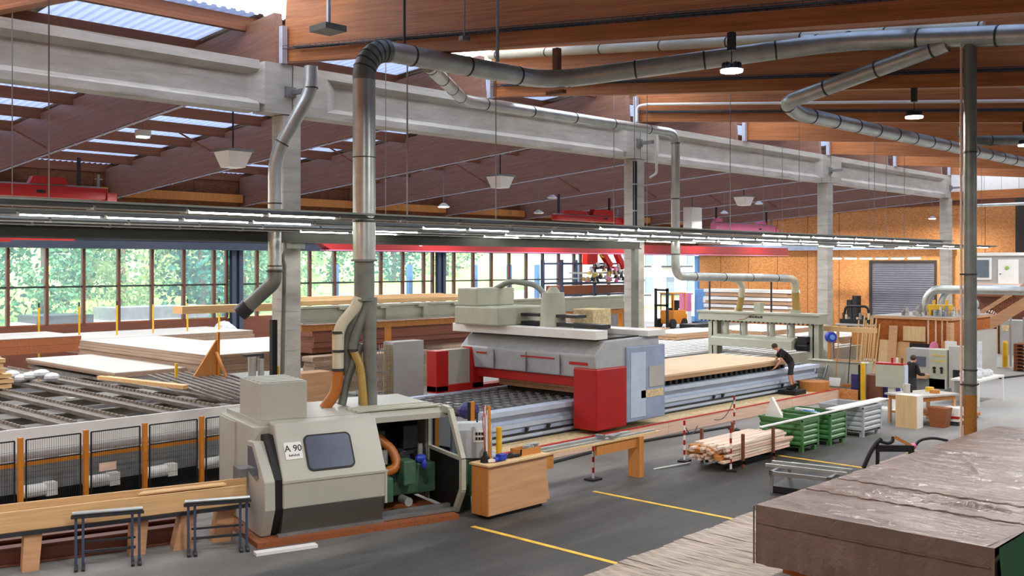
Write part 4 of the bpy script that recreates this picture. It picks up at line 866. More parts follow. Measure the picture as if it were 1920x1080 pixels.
# ---------------------------------------------------------------- measuring rail table
t = thing('rail_table', 'long narrow table with a metal measuring rail right of the pine cabinet', 'table', (16.3,13.3,0))
obj('top_board', MB().box(14.46,18.5,13.15,13.42,.88,.92), 'ply', t); obj('rail', MB().box(14.6,17.6,13.3,13.4,.96,1.0).box(14.7,18.4,13.2,13.26,.92,.96), 'galv', t); obj('stop_block', MB().cbox((17.0,13.25,.98),(.5,.1,.06),.3).box(16.5,16.6,13.2,13.4,.95,1.05), 'steel', t)
obj('leg', MB().box(17.68,17.84,13.12,13.42,0,.88), 'larchd', t); obj('apron', MB().box(14.46,14.95,13.18,13.4,.6,.88), 'larchd', t); obj('apron', MB().box(16.3,17.68,13.18,13.24,.66,.88), 'larchd', t)
rw = None
for i, (x, y, lab) in enumerate(((16.82,13.7,'red and white chain post under the measuring rail table'),(19.89,13.46,'red and white chain post at the left end of the timber strip pile'),(19.7,12.1,'red and white chain post leaning in front of the timber strip pile'),(24.6,15.0,'red and white chain post behind the timber strip pile'))):
    if rw is None:
        rw = thing('chain_post', lab, 'post', (x,y,0), 0, 'red and white chain posts'); obj('foot', MB().box(x-.16,x+.16,y-.12,y+.12,0,.04), 'black', rw)
        for k in range(8): obj('band', MB().cyl((x,y,.04+.115*k),(x,y,.155+.115*k),.027,n=10), 'red' if k%2 else ('white' if i != 0 else 'white'), rw, smooth=True)
    else: dup(rw, (x,y,0), .3*i, lab)
for i, (a, b) in enumerate((((19.89,13.46,.85),(20.5,13.5,.75)),((24.6,15.0,.85),(22.5,14.3,.6)))):
    single('plastic_chain', MB().tube([Vector(a).lerp(Vector(b), k/12)-Vector((0,0,.5*math.sin(PI*k/12)*.4)) for k in range(13)], .012, 6), 'dsteel', ('thin chain sagging from the chain post left of the strip pile','thin chain sagging from the chain post behind the strip pile')[i], 'chain')
# ================================================================ PANEL CUTTING LINE
t = thing('cutting_table', 'long pale blue-grey panel cutting table with black support bars', 'machine table', (25,18.5,0))
obj('bed_body', MB().box(16.9,33.4,17.3,20.4,.12,.92), 'bingrey', t)
sr = obj('side_rail', MB().prism([(16.9,.96),(16.9,1.08),(17.3,1.08),(17.3,.6),(16.98,.62),(16.98,.72),(17.1,.74),(17.1,.94)], 0, 16.9, 33.4), 'tabblue', t)
obj('lower_rail', MB().box(16.9,33.4,16.95,17.05,.36,.44).box(16.9,33.4,17.05,17.3,.3,.6), 'tabblue', t); obj('rack_strip', MB().box(16.9,33.4,16.93,16.96,.45,.5), 'dsteel', t)
obj('far_rail', MB().box(16.9,33.4,20.3,20.5,.9,1.1), 'tabblue', t); obj('deck', MB().box(16.9,33.4,17.3,20.3,.9,.95), 'blackp', t)
x = 17.1; sb = None
while x < 33.2:
    if sb is None:
        m = MB().box(x,x+.09,17.35,20.3,.95,1.04)
        for k in range(8): m.box(x-.05,x+.14,17.45+.36*k,17.63+.36*k,1.04,1.1)
        sb = obj('support_bar', m, 'steel', t); x0s = x
    else:
        d = sb.copy(); C.objects.link(d); d.parent = t; d.location.x = x-x0s
    x += .34
for x in (18.2,19.0,23.9,26.6,27.1,30.8,31.4): obj('end_bracket', MB().prism([(16.99,.6),(16.9,.6),(16.99,.42)], 0, x, x+.08), 'dsteel', t)
t = thing('timber_slab', 'large pale cross-laminated timber panel lying on the cutting table', 'panel', (25.6,18.4,1.24)); obj('top_layer', MB().box(20.3,31.2,16.98,19.95,1.36,1.42), 'clttop', t); obj('chip_core', MB().box(20.31,31.19,16.99,19.94,1.24,1.36), 'cltx', t)
for k in range(36): single('panel_support', MB().box(20.5+.3*k,20.62+.3*k,17.02,19.8,1.1,1.24), 'black', 'black support block under the large timber panel', 'support', 'black supports under the panel')
t = thing('pit_curb', 'long pinkish plank curb with a red painted edge along the cutting table', 'curb', (24,15.97,0))
for k in range(5): obj('plank', MB().box(16.0+3.4*k,19.39+3.4*k,15.94,16.0,0,.32), 'curb', t)
obj('red_edge', MB().box(16.0,33.0,15.93,16.01,.32,.345), 'redline', t)
single('chip_floor', MB().box(14.6,33.0,16.0,16.95,0,.3), 'chip', 'strip of floor covered with yellow wood chips beside the cutting table', 'chip floor')
m = MB()
for i, x in enumerate((21.5,24.2,28.4)): m.ball((x,15.85,.1), .12, (1.4,.6,.7), 8, 5)
single('cable_bundle', MB().tube([(14.7,15.6,.03),(17.5,15.5,.03),(20,15.75,.03),(22.2,15.6,.03),(25,15.3,.03)], .035, 8), 'black', 'thick black cable lying on the floor along the plank curb', 'cable', smooth=True)
# ---- moving portal
t = thing('portal_machine', 'red and pale grey portal machine straddling the cutting table', 'machine', (21,18.5,.4))
obj('near_leg', MB().box(19.75,21.0,15.98,16.75,.42,1.98), 'red', t, bev=.04)
cb = obj('control_cab', MB().box(21.0,22.7,15.98,16.8,.5,2.46), 'cabblue', t, bev=.03); obj('cab_window', MB().box(21.95,22.6,15.96,15.98,1.35,1.9), 'offwhite', cb); obj('yellow_strip', MB().box(21.6,22.6,15.965,15.98,1.08,1.28), 'chip', cb); obj('cab_door', MB().box(21.15,21.8,15.965,15.98,.6,2.3), 'tabblue', cb)
obj('cross_beam', MB().box(19.95,20.35,16.75,20.9,1.46,1.72), 'red', t, bev=.02)
obj('far_leg', MB().box(18.4,18.85,20.45,20.85,1.12,2.25).box(19.75,20.2,20.45,20.85,1.12,2.3).box(18.4,20.2,20.45,20.85,1.1,1.3).box(19.75,21.5,20.5,20.9,.42,1.2), 'red', t, bev=.02); obj('far_cover', MB().box(18.85,19.75,20.55,20.8,1.3,2.25), 'offwhite', t)
hs_ = obj('housing', MB().prism([(19.85,1.72),(19.75,2.3),(20.15,2.66),(22.5,2.7),(22.6,1.9),(22.5,1.72)], 1, 16.05, 20.95), 'bingrey', t, bev=.04)
for y in (17.2,18.4,19.6): obj('panel_seam', MB().box(19.74,19.8,y-.01,y+.01,1.75,2.28), 'steel', hs_)
obj('red_stripe', MB().box(19.755,19.8,17.4,18.6,2.14,2.18).box(19.77,19.82,16.3,16.9,2.05,2.12).box(19.755,19.8,19.9,20.3,2.14,2.18), 'red', hs_)
obj('top_rail', MB().box(19.6,20.1,15.9,21.1,2.72,2.95).box(21.8,22.6,15.9,21.1,2.7,2.86), 'white', t, bev=.015); obj('rail_gap', MB().box(20.1,21.8,16.2,20.9,2.68,2.72), 'blackp', t)
cr = obj('spindle_carriage', MB().box(19.3,21.3,19.0,20.7,2.95,3.45).box(19.5,21.0,20.0,20.8,3.45,3.95), 'pressg', t, bev=.04)
obj('motor', MB().cyl((20.4,18.0,2.95),(20.4,18.0,3.85),.36,.3,20).cyl((20.4,18.0,3.85),(20.4,18.0,4.0),.2,.1,16), 'pressg', cr, smooth=True); obj('gearbox', MB().box(21.1,21.9,17.2,17.9,2.86,3.4), 'chip', cr, bev=.03)
obj('cable_chain', MB().box(20.2,20.6,16.2,19.0,2.96,3.06).box(20.2,20.6,17.0,19.4,3.2,3.28), 'dsteel', cr); obj('hose', MB().tube(bend([(20.5,20.3,3.9),(20.4,19.6,4.15),(20.4,18.6,4.05),(20.4,18.2,3.7)], .3), .08, 12), 'galv_matt', cr, smooth=True)
obj('rail_side', MB().box(20.6,21.4,18.2,20.2,2.75,2.95), 'white', cr)
# ---- press bridge
t = thing('press_bridge', 'grey-green press bridge on two square legs behind the cutting table', 'press', (38,22,.5))
obj('bridge_beam', MB().box(37.6,38.3,19.05,24.72,2.2,2.56).box(37.5,38.4,19.02,24.75,2.54,2.62), 'pressg', t, bev=.01); [obj('bolt', MB().box(37.57,37.6,19.3+.2*i,19.38+.2*i,2.16,2.22), 'dsteel', t) for i in range(27)]
obj('mark_swoosh', MB().tube([(37.59,22.7,2.26),(37.59,22.45,2.3),(37.59,22.2,2.44),(37.59,21.95,2.5)], .012, 6), 'brownw', t); obj('dark_lettering', [m := MB(), [m.box(37.585,37.6,22.1-.13*i,22.2-.13*i,2.37,2.46-.02*(i%2)) for i in range(5)]][0], 'dsteel', t)
for y in (19.15, 23.85): lg = obj('leg', MB().box(37.7,37.76,y,y+.42,.55,2.2).box(38.1,38.16,y,y+.42,.55,2.2).box(37.7,38.16,y+.18,y+.24,.55,2.2), 'pressg', t); obj('foot_plate', MB().box(37.4,38.4,y-.15,y+.6,.45,.55), 'pressg', lg)
obj('press_head', MB().prism([(37.2,1.16),(37.2,1.5),(37.5,1.62),(38.3,1.62),(38.3,1.16)], 1, 20.05, 23.85), 'pressg', t, bev=.015)
for y in (20.4,21.3,22.6,23.5): cy = obj('cylinder', MB().cyl((37.9,y,1.62),(37.9,y,2.2),.12,n=14), 'pressg', t, smooth=True); obj('piston_rod', MB().cyl((37.9,y+.2,1.62),(37.9,y+.2,2.2),.04,n=8), 'galv', cy, smooth=True)
obj('drive_motor', MB().cyl((37.6,19.5,1.3),(37.6,20.0,1.3),.2,n=14).box(37.4,38,19.5,19.9,1.4,1.7), 'blackp', t); obj('hose_port', MB().cyl((38,20.3,2.6),(38,20.3,2.75),.2,n=16), 'pressg', t, smooth=True); obj('hose_port', MB().cyl((38,22.95,2.6),(38,22.95,2.75),.18,n=16), 'pressg', t, smooth=True); obj('valve_box', MB().box(37.8,38.1,21.8,22.1,2.6,3.0), 'pressg', t)
obj('base_block', MB().box(37.4,38.4,19.0,19.75,0,.45), 'pressg', t); obj('base_block', MB().box(37.4,38.4,23.7,24.45,0,.45), 'pressg', t); obj('rod', MB().cyl((38,24.4,2.6),(38,24.4,4.0),.04,n=8).cyl((38,21.4,2.6),(38,21.4,4.0),.04,n=8), 'dsteel', t)
t = thing('cable_reel', 'round blue hose reel mounted right of the press bridge', 'reel', (36.7,18.1,1.6)); obj('drum', MB().cyl((36.62,18.02,1.81),(36.75,18.2,1.81),.2,n=20), 'bluetool', t); obj('hub', MB().cyl((36.58,17.98,1.81),(36.64,18.06,1.81),.1,n=16), 'blue', t); obj('stand', MB().box(36.7,36.78,18.15,18.25,0,1.75), 'larchd', t); obj('hose', MB().tube(bend([(36.7,18.0,1.65),(36.3,17.8,.9),(35.6,17.0,.5)], .4), .03, 8), 'dkpanel', t, smooth=True)
single('timber_beam_pack', MB().box(38.6,38.8,17.2,19.9,1.9,2.1), 'pine', 'pale timber lath sticking out sideways under the right end of the press bridge', 'lath')
# ---- roller field and white panels behind
t = thing('roller_field', 'wide field of white and dark roller tracks behind the cutting table', 'conveyor', (40,25,0)); obj('frame', MB().box(34.5,45.6,20.9,21.1,0,.86).box(34.5,45.6,31,31.2,0,.86), 'pressg', t)
for k in range(20): obj('roller_track', MB().box(38.7 if k in (4,5) else 34.6+.1*(k%3),45.6-.2*(k%4),21.4+.48*k,21.56+.48*k,.78,.88), 'white', t); 
obj('under_deck', MB().box(38.6,45.6,21.1,31,.1,.3), 'dsteel', t)
for i, (x0,x1,y0,y1,z0,z1,lab) in enumerate(((46,51.5,22.6,25.6,.1,1.06,'white topped panel lying on the roller field right of the press'),(47,53,27,31,.1,1.12,'long white topped panel beyond the press legs'),(41.5,46.5,28.5,30.9,.89,1.2,'white panel pile beyond the roller field by the forklift'))):
    stack('panel_stack', lab, x0,x1,y0,y1,z0,z1,'cltx',2)
for i in range(4): single('board_pack', MB().box(46.1,48.2,33.6,34.8,.2+.2*i,.37+.2*i), 'cltx', f'greyish board layer in the pile right of the second column, {ORD[i]} from the bottom', 'board', 'boards right of the second column')
single('timber_block', MB().box(43.4,45.2,32.6,33.2,.1,1.1), 'curb', 'pinkish upright timber block right of the second column', 'block')
# ================================================================ FAR HALL BACKGROUND
t = thing('side_rail_frame', 'long cream steel beam on orange timber posts behind the portal machine', 'beam', (24,24,0))
obj('beam', MB().box(16.4,31.2,23.9,24.0,2.95,3.38).box(16.4,31.2,23.8,24.1,3.36,3.42).box(16.4,31.2,23.8,24.1,2.92,2.96), 'pressg', t); obj('timber_rail', MB().box(16.4,31.3,23.85,24.05,2.72,2.88), 'larchd', t)
for x in (17.65,19.6,31.1): obj('post', MB().box(x-.07,x+.07,23.9,24.05,0,2.72), 'orange', t)
for x in (17.9,19.4,20.9,22.4): obj('stiffener', MB().box(x-.03,x+.03,23.78,23.9,2.96,3.36).box(x-.25,x+.1,23.75,23.9,3.3,3.38), 'pressg', t)
for i in range(5): single('roof_batten', MB().box(16.4+.2*i,24.2-.3*i,24.2+.25*i,24.4+.25*i,3.43,3.56+.02*i), 'pine', 'rough pinkish plank lying along the top of the cream beam', 'plank', 'planks on the cream beam')
single('cantilever_plank', MB().box(13.2,16.2,24.6,25.1,3.3,3.5), 'pine', 'short rough plank end sticking out left of the downpipe', 'plank')
stack('board_stack', 'red-brown board stack in the dim store behind the duct branches', 19,26,27,29,1.75,2.65,'dkpanel',5,'dkpanel','board stack')
stack('board_stack', 'grey board stack under the red-brown one behind the fence', 18.6,20.6,26.4,27,.5,1.7,'clt',8,'clt','board stack')
stack('board_stack', 'second grey board stack under the red-brown one, farther right', 20.9,23.4,26.4,27,.4,1.65,'clt',8,'clt','board stack')
stack('board_stack', 'long dark board stack behind the portal machine', 24,34,29,31,1.2,2.3,'clt',6,'clt','board stack')
single('plywood_crate', MB().box(16.1,17.1,23.4,24,.1,1.6), 'larch', 'tan plywood crate behind the vent box of the machine', 'crate')
t = thing('grey_locker', 'pale grey locker with a narrow louvred side left of the portal machine', 'locker', (19.6,23,0)); obj('body', MB().box(18.95,20.1,22.9,23.4,.2,2.34), 'wgrey', t, bev=.01); [obj('louvre', MB().box(18.6,18.92,22.92,22.95,.3+.06*i,.34+.06*i), 'hose_y', t) for i in range(33)]; obj('base', MB().box(18.6,20.1,22.9,23.4,0,.2), 'larchd', t)
m = MB()
for z in (.3,.9,1.5,2.1): m.box(17.6,18.9,22.9,22.93,z,z+.03)
for i in range(14): m.box(17.6+.1*i,17.612+.1*i,22.9,22.92,.1,2.3)
single('wire_gate', m, 'steel', 'grey wire gate left of the locker behind the duct', 'gate'); single('navy_hood', MB().ball((16.1,16.8,1.25),.22,(1.3,1,.9)), 'navy', 'dark blue cloth cover at the near end of the cutting table', 'cover')
for i, (x, y, h, lab) in enumerate(((15.6,16.2,1.55,'orange post with a dark edge behind the machine roof'),(14.9,16.6,1.5,'orange post beside the dark blue cover'))): t = thing('guard_post', lab, 'post', (x,y,0)); obj('post', MB().box(x,x+.12,y,y+.05,0,h), 'orange', t); obj('edge', MB().box(x-.05,x,y,y+.05,0,h), 'blackp', t)
# rack with vacuum gripper
t = thing('storage_rack', 'dark blue steel rack with shelves behind the second column', 'rack', (48.5,40,0))
for x in (45.5,48.6,51.9): obj('upright', MB().box(x-.08,x+.08,39.4,39.56,0,4.9).box(x-.08,x+.08,40.9,41.06,0,4.9), 'bluesteel', t)
for z in (2.7,3.4,4.6): obj('shelf_beam', MB().box(45.5,51.9,39.4,39.5,z,z+.12).box(45.5,51.9,40.9,41,z,z+.12), 'bluesteel', t)
rnd = random.Random(8); t = thing('gripper_head', 'red and yellow vacuum gripper with a cluster of chrome suction cups', 'gripper', (48.5,40,3.5))
obj('mast', MB().box(46.9,47.9,39.8,40.2,4.6,5.7), 'red', t); obj('arm', MB().bar((48.2,39.7,5.3),(49.0,39.7,4.5),.3,.35).bar((49.6,39.7,5.3),(50.2,39.7,4.4),.3,.35).box(47.6,51.0,39.6,40.2,4.35,4.5), 'red', t); obj('hose_coil', MB().tube([(48.2+.35*math.cos(a*.7),39.6,5.35+.3*math.sin(a*.7)) for a in range(14)], .05, 6), 'yellow', t)
obj('frame', MB().box(45.8,52,39.5,40.3,4.05,4.15).box(45.8,52,39.5,40.3,3.75,3.82), 'galv', t)
for k in range(80): x = 45.9+rnd.random()*6; z = 3.5+rnd.random()*1.0; obj('suction_cup', MB().cyl((x,39.35,z),(x,39.35,z+.24),.15,.06,8), rnd.choice(['steel','wgrey','dsteel','hose_y','dsteel','pink','blackp']), t)
t.location.y -= 1.15
for i, (x0, x1, z, mt) in enumerate(((45.7,48.4,2.82,'brownw'),(48.8,51.8,2.82,'dkpanel'),(45.7,48.4,.0,'clt'),(48.8,51.8,.0,'steel'))): single('rack_load', MB().box(x0,x1,39.6,40.9,z,z+.5 if i < 2 else z+1.6), mt, ('brown board load on the left of the blue rack','dark board load on the right of the blue rack','pale stacked boards on the floor of the blue rack, left','grey steel load on the floor of the blue rack, right')[i], 'load')
# forklift
t = thing('forklift', 'yellow forklift with a black mast by the open gate', 'forklift', (61,42.5,0))
obj('body', MB().box(60.7,62.3,42,43.2,.3,1.3).prism([(60.8,1.3),(62.3,1.3),(62.3,1.0),(62.6,1.0),(62.6,.5),(60.8,.5)], 1, 42.1, 43.1), 'orange', t, bev=.06); obj('mast', MB().box(59.9,60.1,42,42.12,.1,2.9).box(59.9,60.1,43,43.12,.1,2.9).box(59.9,60.05,42,43.1,1.6,1.75).box(59.9,60.05,42,43.1,2.7,2.85), 'blackp', t); obj('overhead_guard', MB().box(60.7,60.78,42,42.08,1.3,2.5).box(62.1,62.18,42,42.08,1.3,2.5).box(60.7,60.78,43.1,43.18,1.3,2.5).box(62.1,62.18,43.1,43.18,1.3,2.5).box(60.6,62.2,41.95,43.2,2.5,2.58), 'orange', t); obj('seat', MB().box(61.3,61.8,42.3,42.9,1.3,1.45).box(61.75,61.9,42.3,42.9,1.4,2.0), 'black', t, bev=.04)
for x in (60.6,62.0):
    for y in (41.9,43.1): obj('wheel', MB().cyl((x,y,.35),(x,y+.2,.35),.35,n=16), 'black', t, smooth=True)
for y in (42.2,42.8): obj('fork', MB().box(58.7,59.9,y,y+.12,.1,.15), 'dsteel', t)
# stacks at the end wall, blue machine
for i in range(7):
    single('beam_layer', MB().box(64.6,66,34.9+.12*(i%3),42.0-.15*(i%2),.9+.28*i,1.12+.28*i), 'cltx' if i%2 else 'white', f'long stacked beam layer at the board wall, {ORD[i]} from the bottom', 'beam', 'stacked beams at the board wall')
t = thing('blue_machine', 'light blue machine cabinet left of the stacked beams', 'machine', (66.5,41.5,0)); obj('body', MB().box(66.4,67.4,42.1,44,.2,2.7), 'blue', t, bev=.03); obj('window', MB().box(66.36,66.4,42.6,43.2,1.7,2.1), 'white', t); obj('foot', MB().box(66.2,67.5,42,44.1,0,.2), 'blackp', t)
t = thing('pink_cabinet', 'pink and white switch cabinet by the open gate', 'cabinet', (66,44.6,0)); obj('door', MB().box(65.8,66.3,44.2,45.0,1.0,2.4), 'pink', t); obj('lower_box', MB().box(65.8,66.3,44.2,45.0,0,1.0), 'white', t)
t = thing('gate_post', 'tall light blue steel post at the open gate', 'post', (69,45.5,0)); obj('post', MB().box(68.8,69.1,45.3,45.6,0,5.3), 'blue', t); obj('base', MB().box(68.2,69.4,44.9,45.7,0,.5), 'blue', t)
t = thing('black_pallet_car', 'low dark trolley behind the press leg', 'trolley', (57,37,0)); obj('deck', MB().box(55,59,36.4,37.6,.3,.75), 'blackp', t); obj('wheel', MB().cyl((55.5,36.3,.2),(55.5,37.7,.2),.2,n=10).cyl((58.5,36.3,.2),(58.5,37.7,.2),.2,n=10), 'black', t)
# outside: rack posts, trailer, house
for i, x in enumerate((37.5,40.3,43.5,46.3,49.5,53,56,58.5,61)): single('rack_post', MB().box(x,x+.3,51,51.3,-.05,4.6), 'rackblue', f'blue steel rack post in the yard outside the windows, {ORD[i]} from the left', 'post', 'blue rack posts outside')
t = thing('trailer', 'pale timber trailer with a big wheel parked outside the windows', 'trailer', (24,55,0)); obj('deck', MB().box(20.5,29,54.5,57,1.0,1.5), 'wgrey', t); obj('load', MB().box(25,31,54.6,56.8,1.5,2.2), 'steel', t); obj('wheel', MB().cyl((22.3,54.2,.6),(22.3,54.6,.6),.65,n=20), 'dsteel', t); obj('wheel', MB().cyl((27.8,54.2,.6),(27.8,54.6,.6),.6,n=20), 'dsteel', t); obj('bodywork', MB().box(21,24,54.4,57,1.2,1.9), 'dsteel', t)
t = thing('house', 'white rendered house with small windows beyond the open gate', 'building', (95,72,0)); obj('wall', MB().box(84,104,66,78,-.1,11), 'house', t)
for z in (1.5,4.6,7.6):
    for x in (86,90,94,98): w_ = obj('window', MB().box(x,x+1.4,65.9,66,z,z+1.7), 'winddk', t)
    for x in (88,96): obj('balcony', MB().box(x-3,x+1.2,64.6,66,z-.3,z-.1), 'dsteel', t)
for i, (x, l) in enumerate(((43,8),(56,10))): single('stored_panels', MB().box(x,x+l,56,59,0,2.4), 'wgrey', ('pale covered pile stored in the yard left of the blue posts','long pale covered pile stored in the yard right of the blue posts')[i], 'pile', 'covered piles in the yard')
# ================================================================ FOREGROUND RIGHT
def wavy_box(x0,x1,y0,y1,z0,z1,nx,ny,amp,seed,sag=.0):
    """closed cloth-like box: ridged top, hanging sides"""
    rnd = random.Random(seed); folds = []
    for _ in range(46):
        th_ = PI/2+rnd.gauss(0, .32); folds.append((rnd.uniform(x0,x1), rnd.uniform(y0,y1), math.cos(th_), math.sin(th_), rnd.uniform(.5,1.6), rnd.uniform(.03,.06), rnd.uniform(.35,1)*rnd.choice((1,1,-.6)), rnd.uniform(-.25,.25)))
    def hz(x, y):
        e = min(1, 5*min(x-x0, x1-x, y-y0, y1-y)); h = .25*math.sin(1.7*x+.8*y)+.2*math.sin(.9*x-2.1*y+1)
        for fx, fy, c_, s_, ln, wd, a, cv in folds:
            u = (x-fx)*c_+(y-fy)*s_
            if abs(u) < ln:
                v = -(x-fx)*s_+(y-fy)*c_-cv*u*u; q = (v/wd)**2
                if q < 8: h += a*math.exp(-q)*math.cos(u/ln*PI/2)
        return h*amp*max(0, e)
    m = MB(); vs = []; fs = []
    for i in range(nx+1):
        for j in range(ny+1):
            x, y = x0+(x1-x0)*i/nx, y0+(y1-y0)*j/ny; vs.append((x, y, z1+hz(x, y)))
    for i in range(nx):
        for j in range(ny): a = i*(ny+1)+j; fs.append((a, a+1, a+ny+2, a+ny+1))
    m.add(vs, fs)
    def side(p, q, out, n, drop=.0):
        vs = []; fs = []; L = 8
        for i in range(n+1):
            t = i/n; x, y = p[0]+(q[0]-p[0])*t, p[1]+(q[1]-p[1])*t
            for k in range(L+1):
                s = k/L; w_ = .018*math.sin(t*n*.55+s*2.5)*s+.012*math.sin(t*n*1.3+seed)*s
                vs.append((x+out[0]*w_, y+out[1]*w_, z1+(z0-z1)*s))
        for i in range(n):
            for k in range(L): a = i*(L+1)+k; fs.append((a, a+1, a+L+2, a+L+1))
        m.add(vs, fs)
    return m, side
m, side = wavy_box(11.82,20.87,3.9,6.88,.68,1.45,270,92,.04,4)
side((11.82,3.9),(11.82,6.88),(-1,0),60); side((11.82,6.88),(20.87,6.88),(0,1),90); side((20.87,6.88),(20.87,3.9),(1,0),40); side((11.82,4.0),(12.9,3.9),(0,-1),6)
t = thing('wrapped_panel_pack', 'big pack of timber panels wrapped in brown tarpaulin in the right foreground', 'pack', (16.3,5.4,.5))
obj('brown_tarpaulin', m, 'tarp', t, smooth=True)
m2 = MB(); vs = []; fs = []
for i in range(41):
    for k in range(7):
        x = 11.9+(20.8-11.9)*i/40; s = k/6; vs.append((x, 3.88-.05*s-.03*math.sin(i*1.3+s*3)*s, 1.44-.95*s))
for i in range(40):
    for k in range(6): a = i*7+k; fs.append((a, a+1, a+8, a+7))
obj('green_tarpaulin', m2.add(vs, fs), 'greentarp', t, smooth=True)
obj('panel_core', MB().box(11.95,20.75,4.0,6.75,.66,1.36), 'clt', t)
sm = MB()
for x in (13.05, 14.0): sm.tube([(x+.02*math.sin(i*1.1),3.95+.073*i,1.475+.006*math.sin(i*2)) for i in range(40)], .012, 5)
obj('tarp_seam', sm, 'tarp', t); obj('hem', MB().box(11.8,11.815,3.95,6.86,1.22,1.235).tube([(11.8,6.9,.68),(11.8,6.9,1.44)], .012, 6), 'tarp', t)
for i, x in enumerate((12.3,14.3,16.4,18.6)): single('bearer', MB().box(x-.1,x+.1,4.0,6.7,.5,.67), 'larchd', f'timber bearer under the tarpaulin pack, {ORD[i]} from the front', 'bearer', 'bearers under the pack')
rnd = random.Random(12); x = 9.3; k = 0
while x < 22.4:
    w_ = rnd.uniform(.2,.3); y1 = 8.62+.045*(x-10)+rnd.uniform(-.012,.012); z = .455+rnd.uniform(0,.012)
    bm_ = MB(); n = 14; vs = []
    for i in range(n+1):
        y = 3.4+(y1-3.4)*i/n; dz = .008*math.sin(i*1.7+k)
        vs += [(x+.001,y,.25),(x+w_-.001,y,.25),(x+w_-.001,y,z+dz),(x+.001,y,z+dz)]
    fs = [(i*4+a, i*4+(a+1)%4, i*4+4+(a+1)%4, i*4+4+a) for i in range(n) for a in range(4)]+[(3,2,1,0),(n*4,n*4+1,n*4+2,n*4+3)]
    single('film_wrapped_board', bm_.add(vs, fs), 'film', 'weathered board under clear film in the low pile beneath the tarpaulin pack', 'board', 'film wrapped boards')
    x += w_; k += 1
single('sleeper_base', MB().box(9.4,22.3,3.6,8.4,0,.1).box(9.4,22.3,8.0,8.3,.1,.25).box(9.4,22.3,5.5,5.8,.1,.25), 'larchd', 'timber sleepers under the low film wrapped pile', 'sleeper')
# small steel trolley frame
t = thing('trolley_frame', 'small grey steel frame with cross bars and a dark tray beside the tarpaulin pack', 'frame', (19,9.9,0))
T2 = Matrix.Translation((18.95,9.95,0)) @ Matrix.Rotation(math.radians(10),4,'Z')
obj('frame', MB(T2).box(-.55,.65,.45,.52,.36,.44).box(-.55,.65,-.7,-.63,.36,.44).box(-.55,-.48,-.7,.52,.36,.44).box(.58,.65,-.7,.52,.36,.44), 'steel', t)
for x in (-.1,.28): obj('cross_bar', MB(T2).box(x-.03,x+.03,-.9,.75,.44,.5), 'galv', t)
for x, y in ((-.5,.48),(.6,.48),(-.5,-.65),(.6,-.65)): obj('leg', MB(T2).box(x-.03,x+.03,y-.03,y+.03,0,.38), 'steel', t)
obj('dark_tray', MB(T2).box(-.5,.6,-.66,.48,.02,.14), 'blackp', t)
# black curved trestle
t = thing('strapping_cart', 'black cart with curved handles standing on the film wrapped boards', 'cart', (20,8.6,.46))
obj('curved_handle', MB().tube(bend([(19.78,9.06,.47),(19.86,8.95,.8),(19.95,8.85,1.0),(20.0,8.78,1.08)], .2), .045, 10), 'blackp', t, smooth=True); obj('curved_handle', MB().tube(bend([(20.24,8.97,.47),(20.1,8.9,.75),(19.95,8.85,.95)], .2), .04, 10), 'blackp', t, smooth=True)
obj('curved_arm', MB().tube(bend([(19.98,8.8,1.02),(20.08,8.68,.98),(20.12,8.6,1.02),(20.14,8.6,1.12)], .1), .035, 10), 'blackp', t, smooth=True); obj('curved_arm', MB().tube(bend([(20.42,8.3,.88),(20.5,8.22,1.05),(20.7,8.03,1.1),(20.9,7.8,1.04)], .2), .03, 10), 'blackp', t, smooth=True)
obj('black_bar', MB().bar((19.95,8.85,.88),(20.42,8.3,.88),.1,.13), 'black', t); obj('wooden_handle', MB().bar((20.14,8.58,1.12),(20.4,8.34,.93),.05,.06), 'larchd', t); obj('red_clamp', MB().ball((20.43,8.3,.93),.06), 'pink', t)
obj('cart_foot', MB().box(20.35,20.48,8.2,8.38,.46,.82), 'blackp', t)
# ---------------------------------------------------------------- timber strip pile
t = thing('strip_stand', 'low dark steel stand with upright stakes holding the timber strips', 'stand', (21,12.6,0))
for x in (20.1,21.45):
    obj('bolster', MB().box(x-.04,x+.04,12.0,13.15,.1,.18), 'blackp', t)
    for y in (12.03,13.12): obj('stake', MB().box(x-.03,x+.03,y-.03,y+.03,0,.78), 'dkpanel', t)
for y in (12.3,12.9): obj('runner', MB().box(19.95,21.6,y-.03,y+.03,.04,.1), 'blackp', t)
rnd = random.Random(21)
for k in range(66):
    r, c = divmod(k, 11); y = 12.13+.085*c+.02*(r%2); z = .19+.062*r; x0 = 19.55+rnd.uniform(-.25,.3); x1 = 22.2+rnd.uniform(-.25,.35)
    single('timber_strip', MB().bar((x0,y,z+.025),(x1,y+rnd.uniform(-.03,.03),z+.025+rnd.uniform(0,.012)),.075,.05), 'stripw' if k%3 else 'curb', 'long pale sawn timber strip in the loose pile on the steel stand', 'strip', 'timber strips in the pile')
for k in range(9): single('offcut', MB().cbox((19.5+.07*(k%3),12.25+.1*k,.3+.05*(k%4)),(.3,.11,.1),.3*k,.2*k), 'larchd', 'short orange-brown offcut at the near end of the strip pile', 'offcut', 'offcuts at the strip pile')
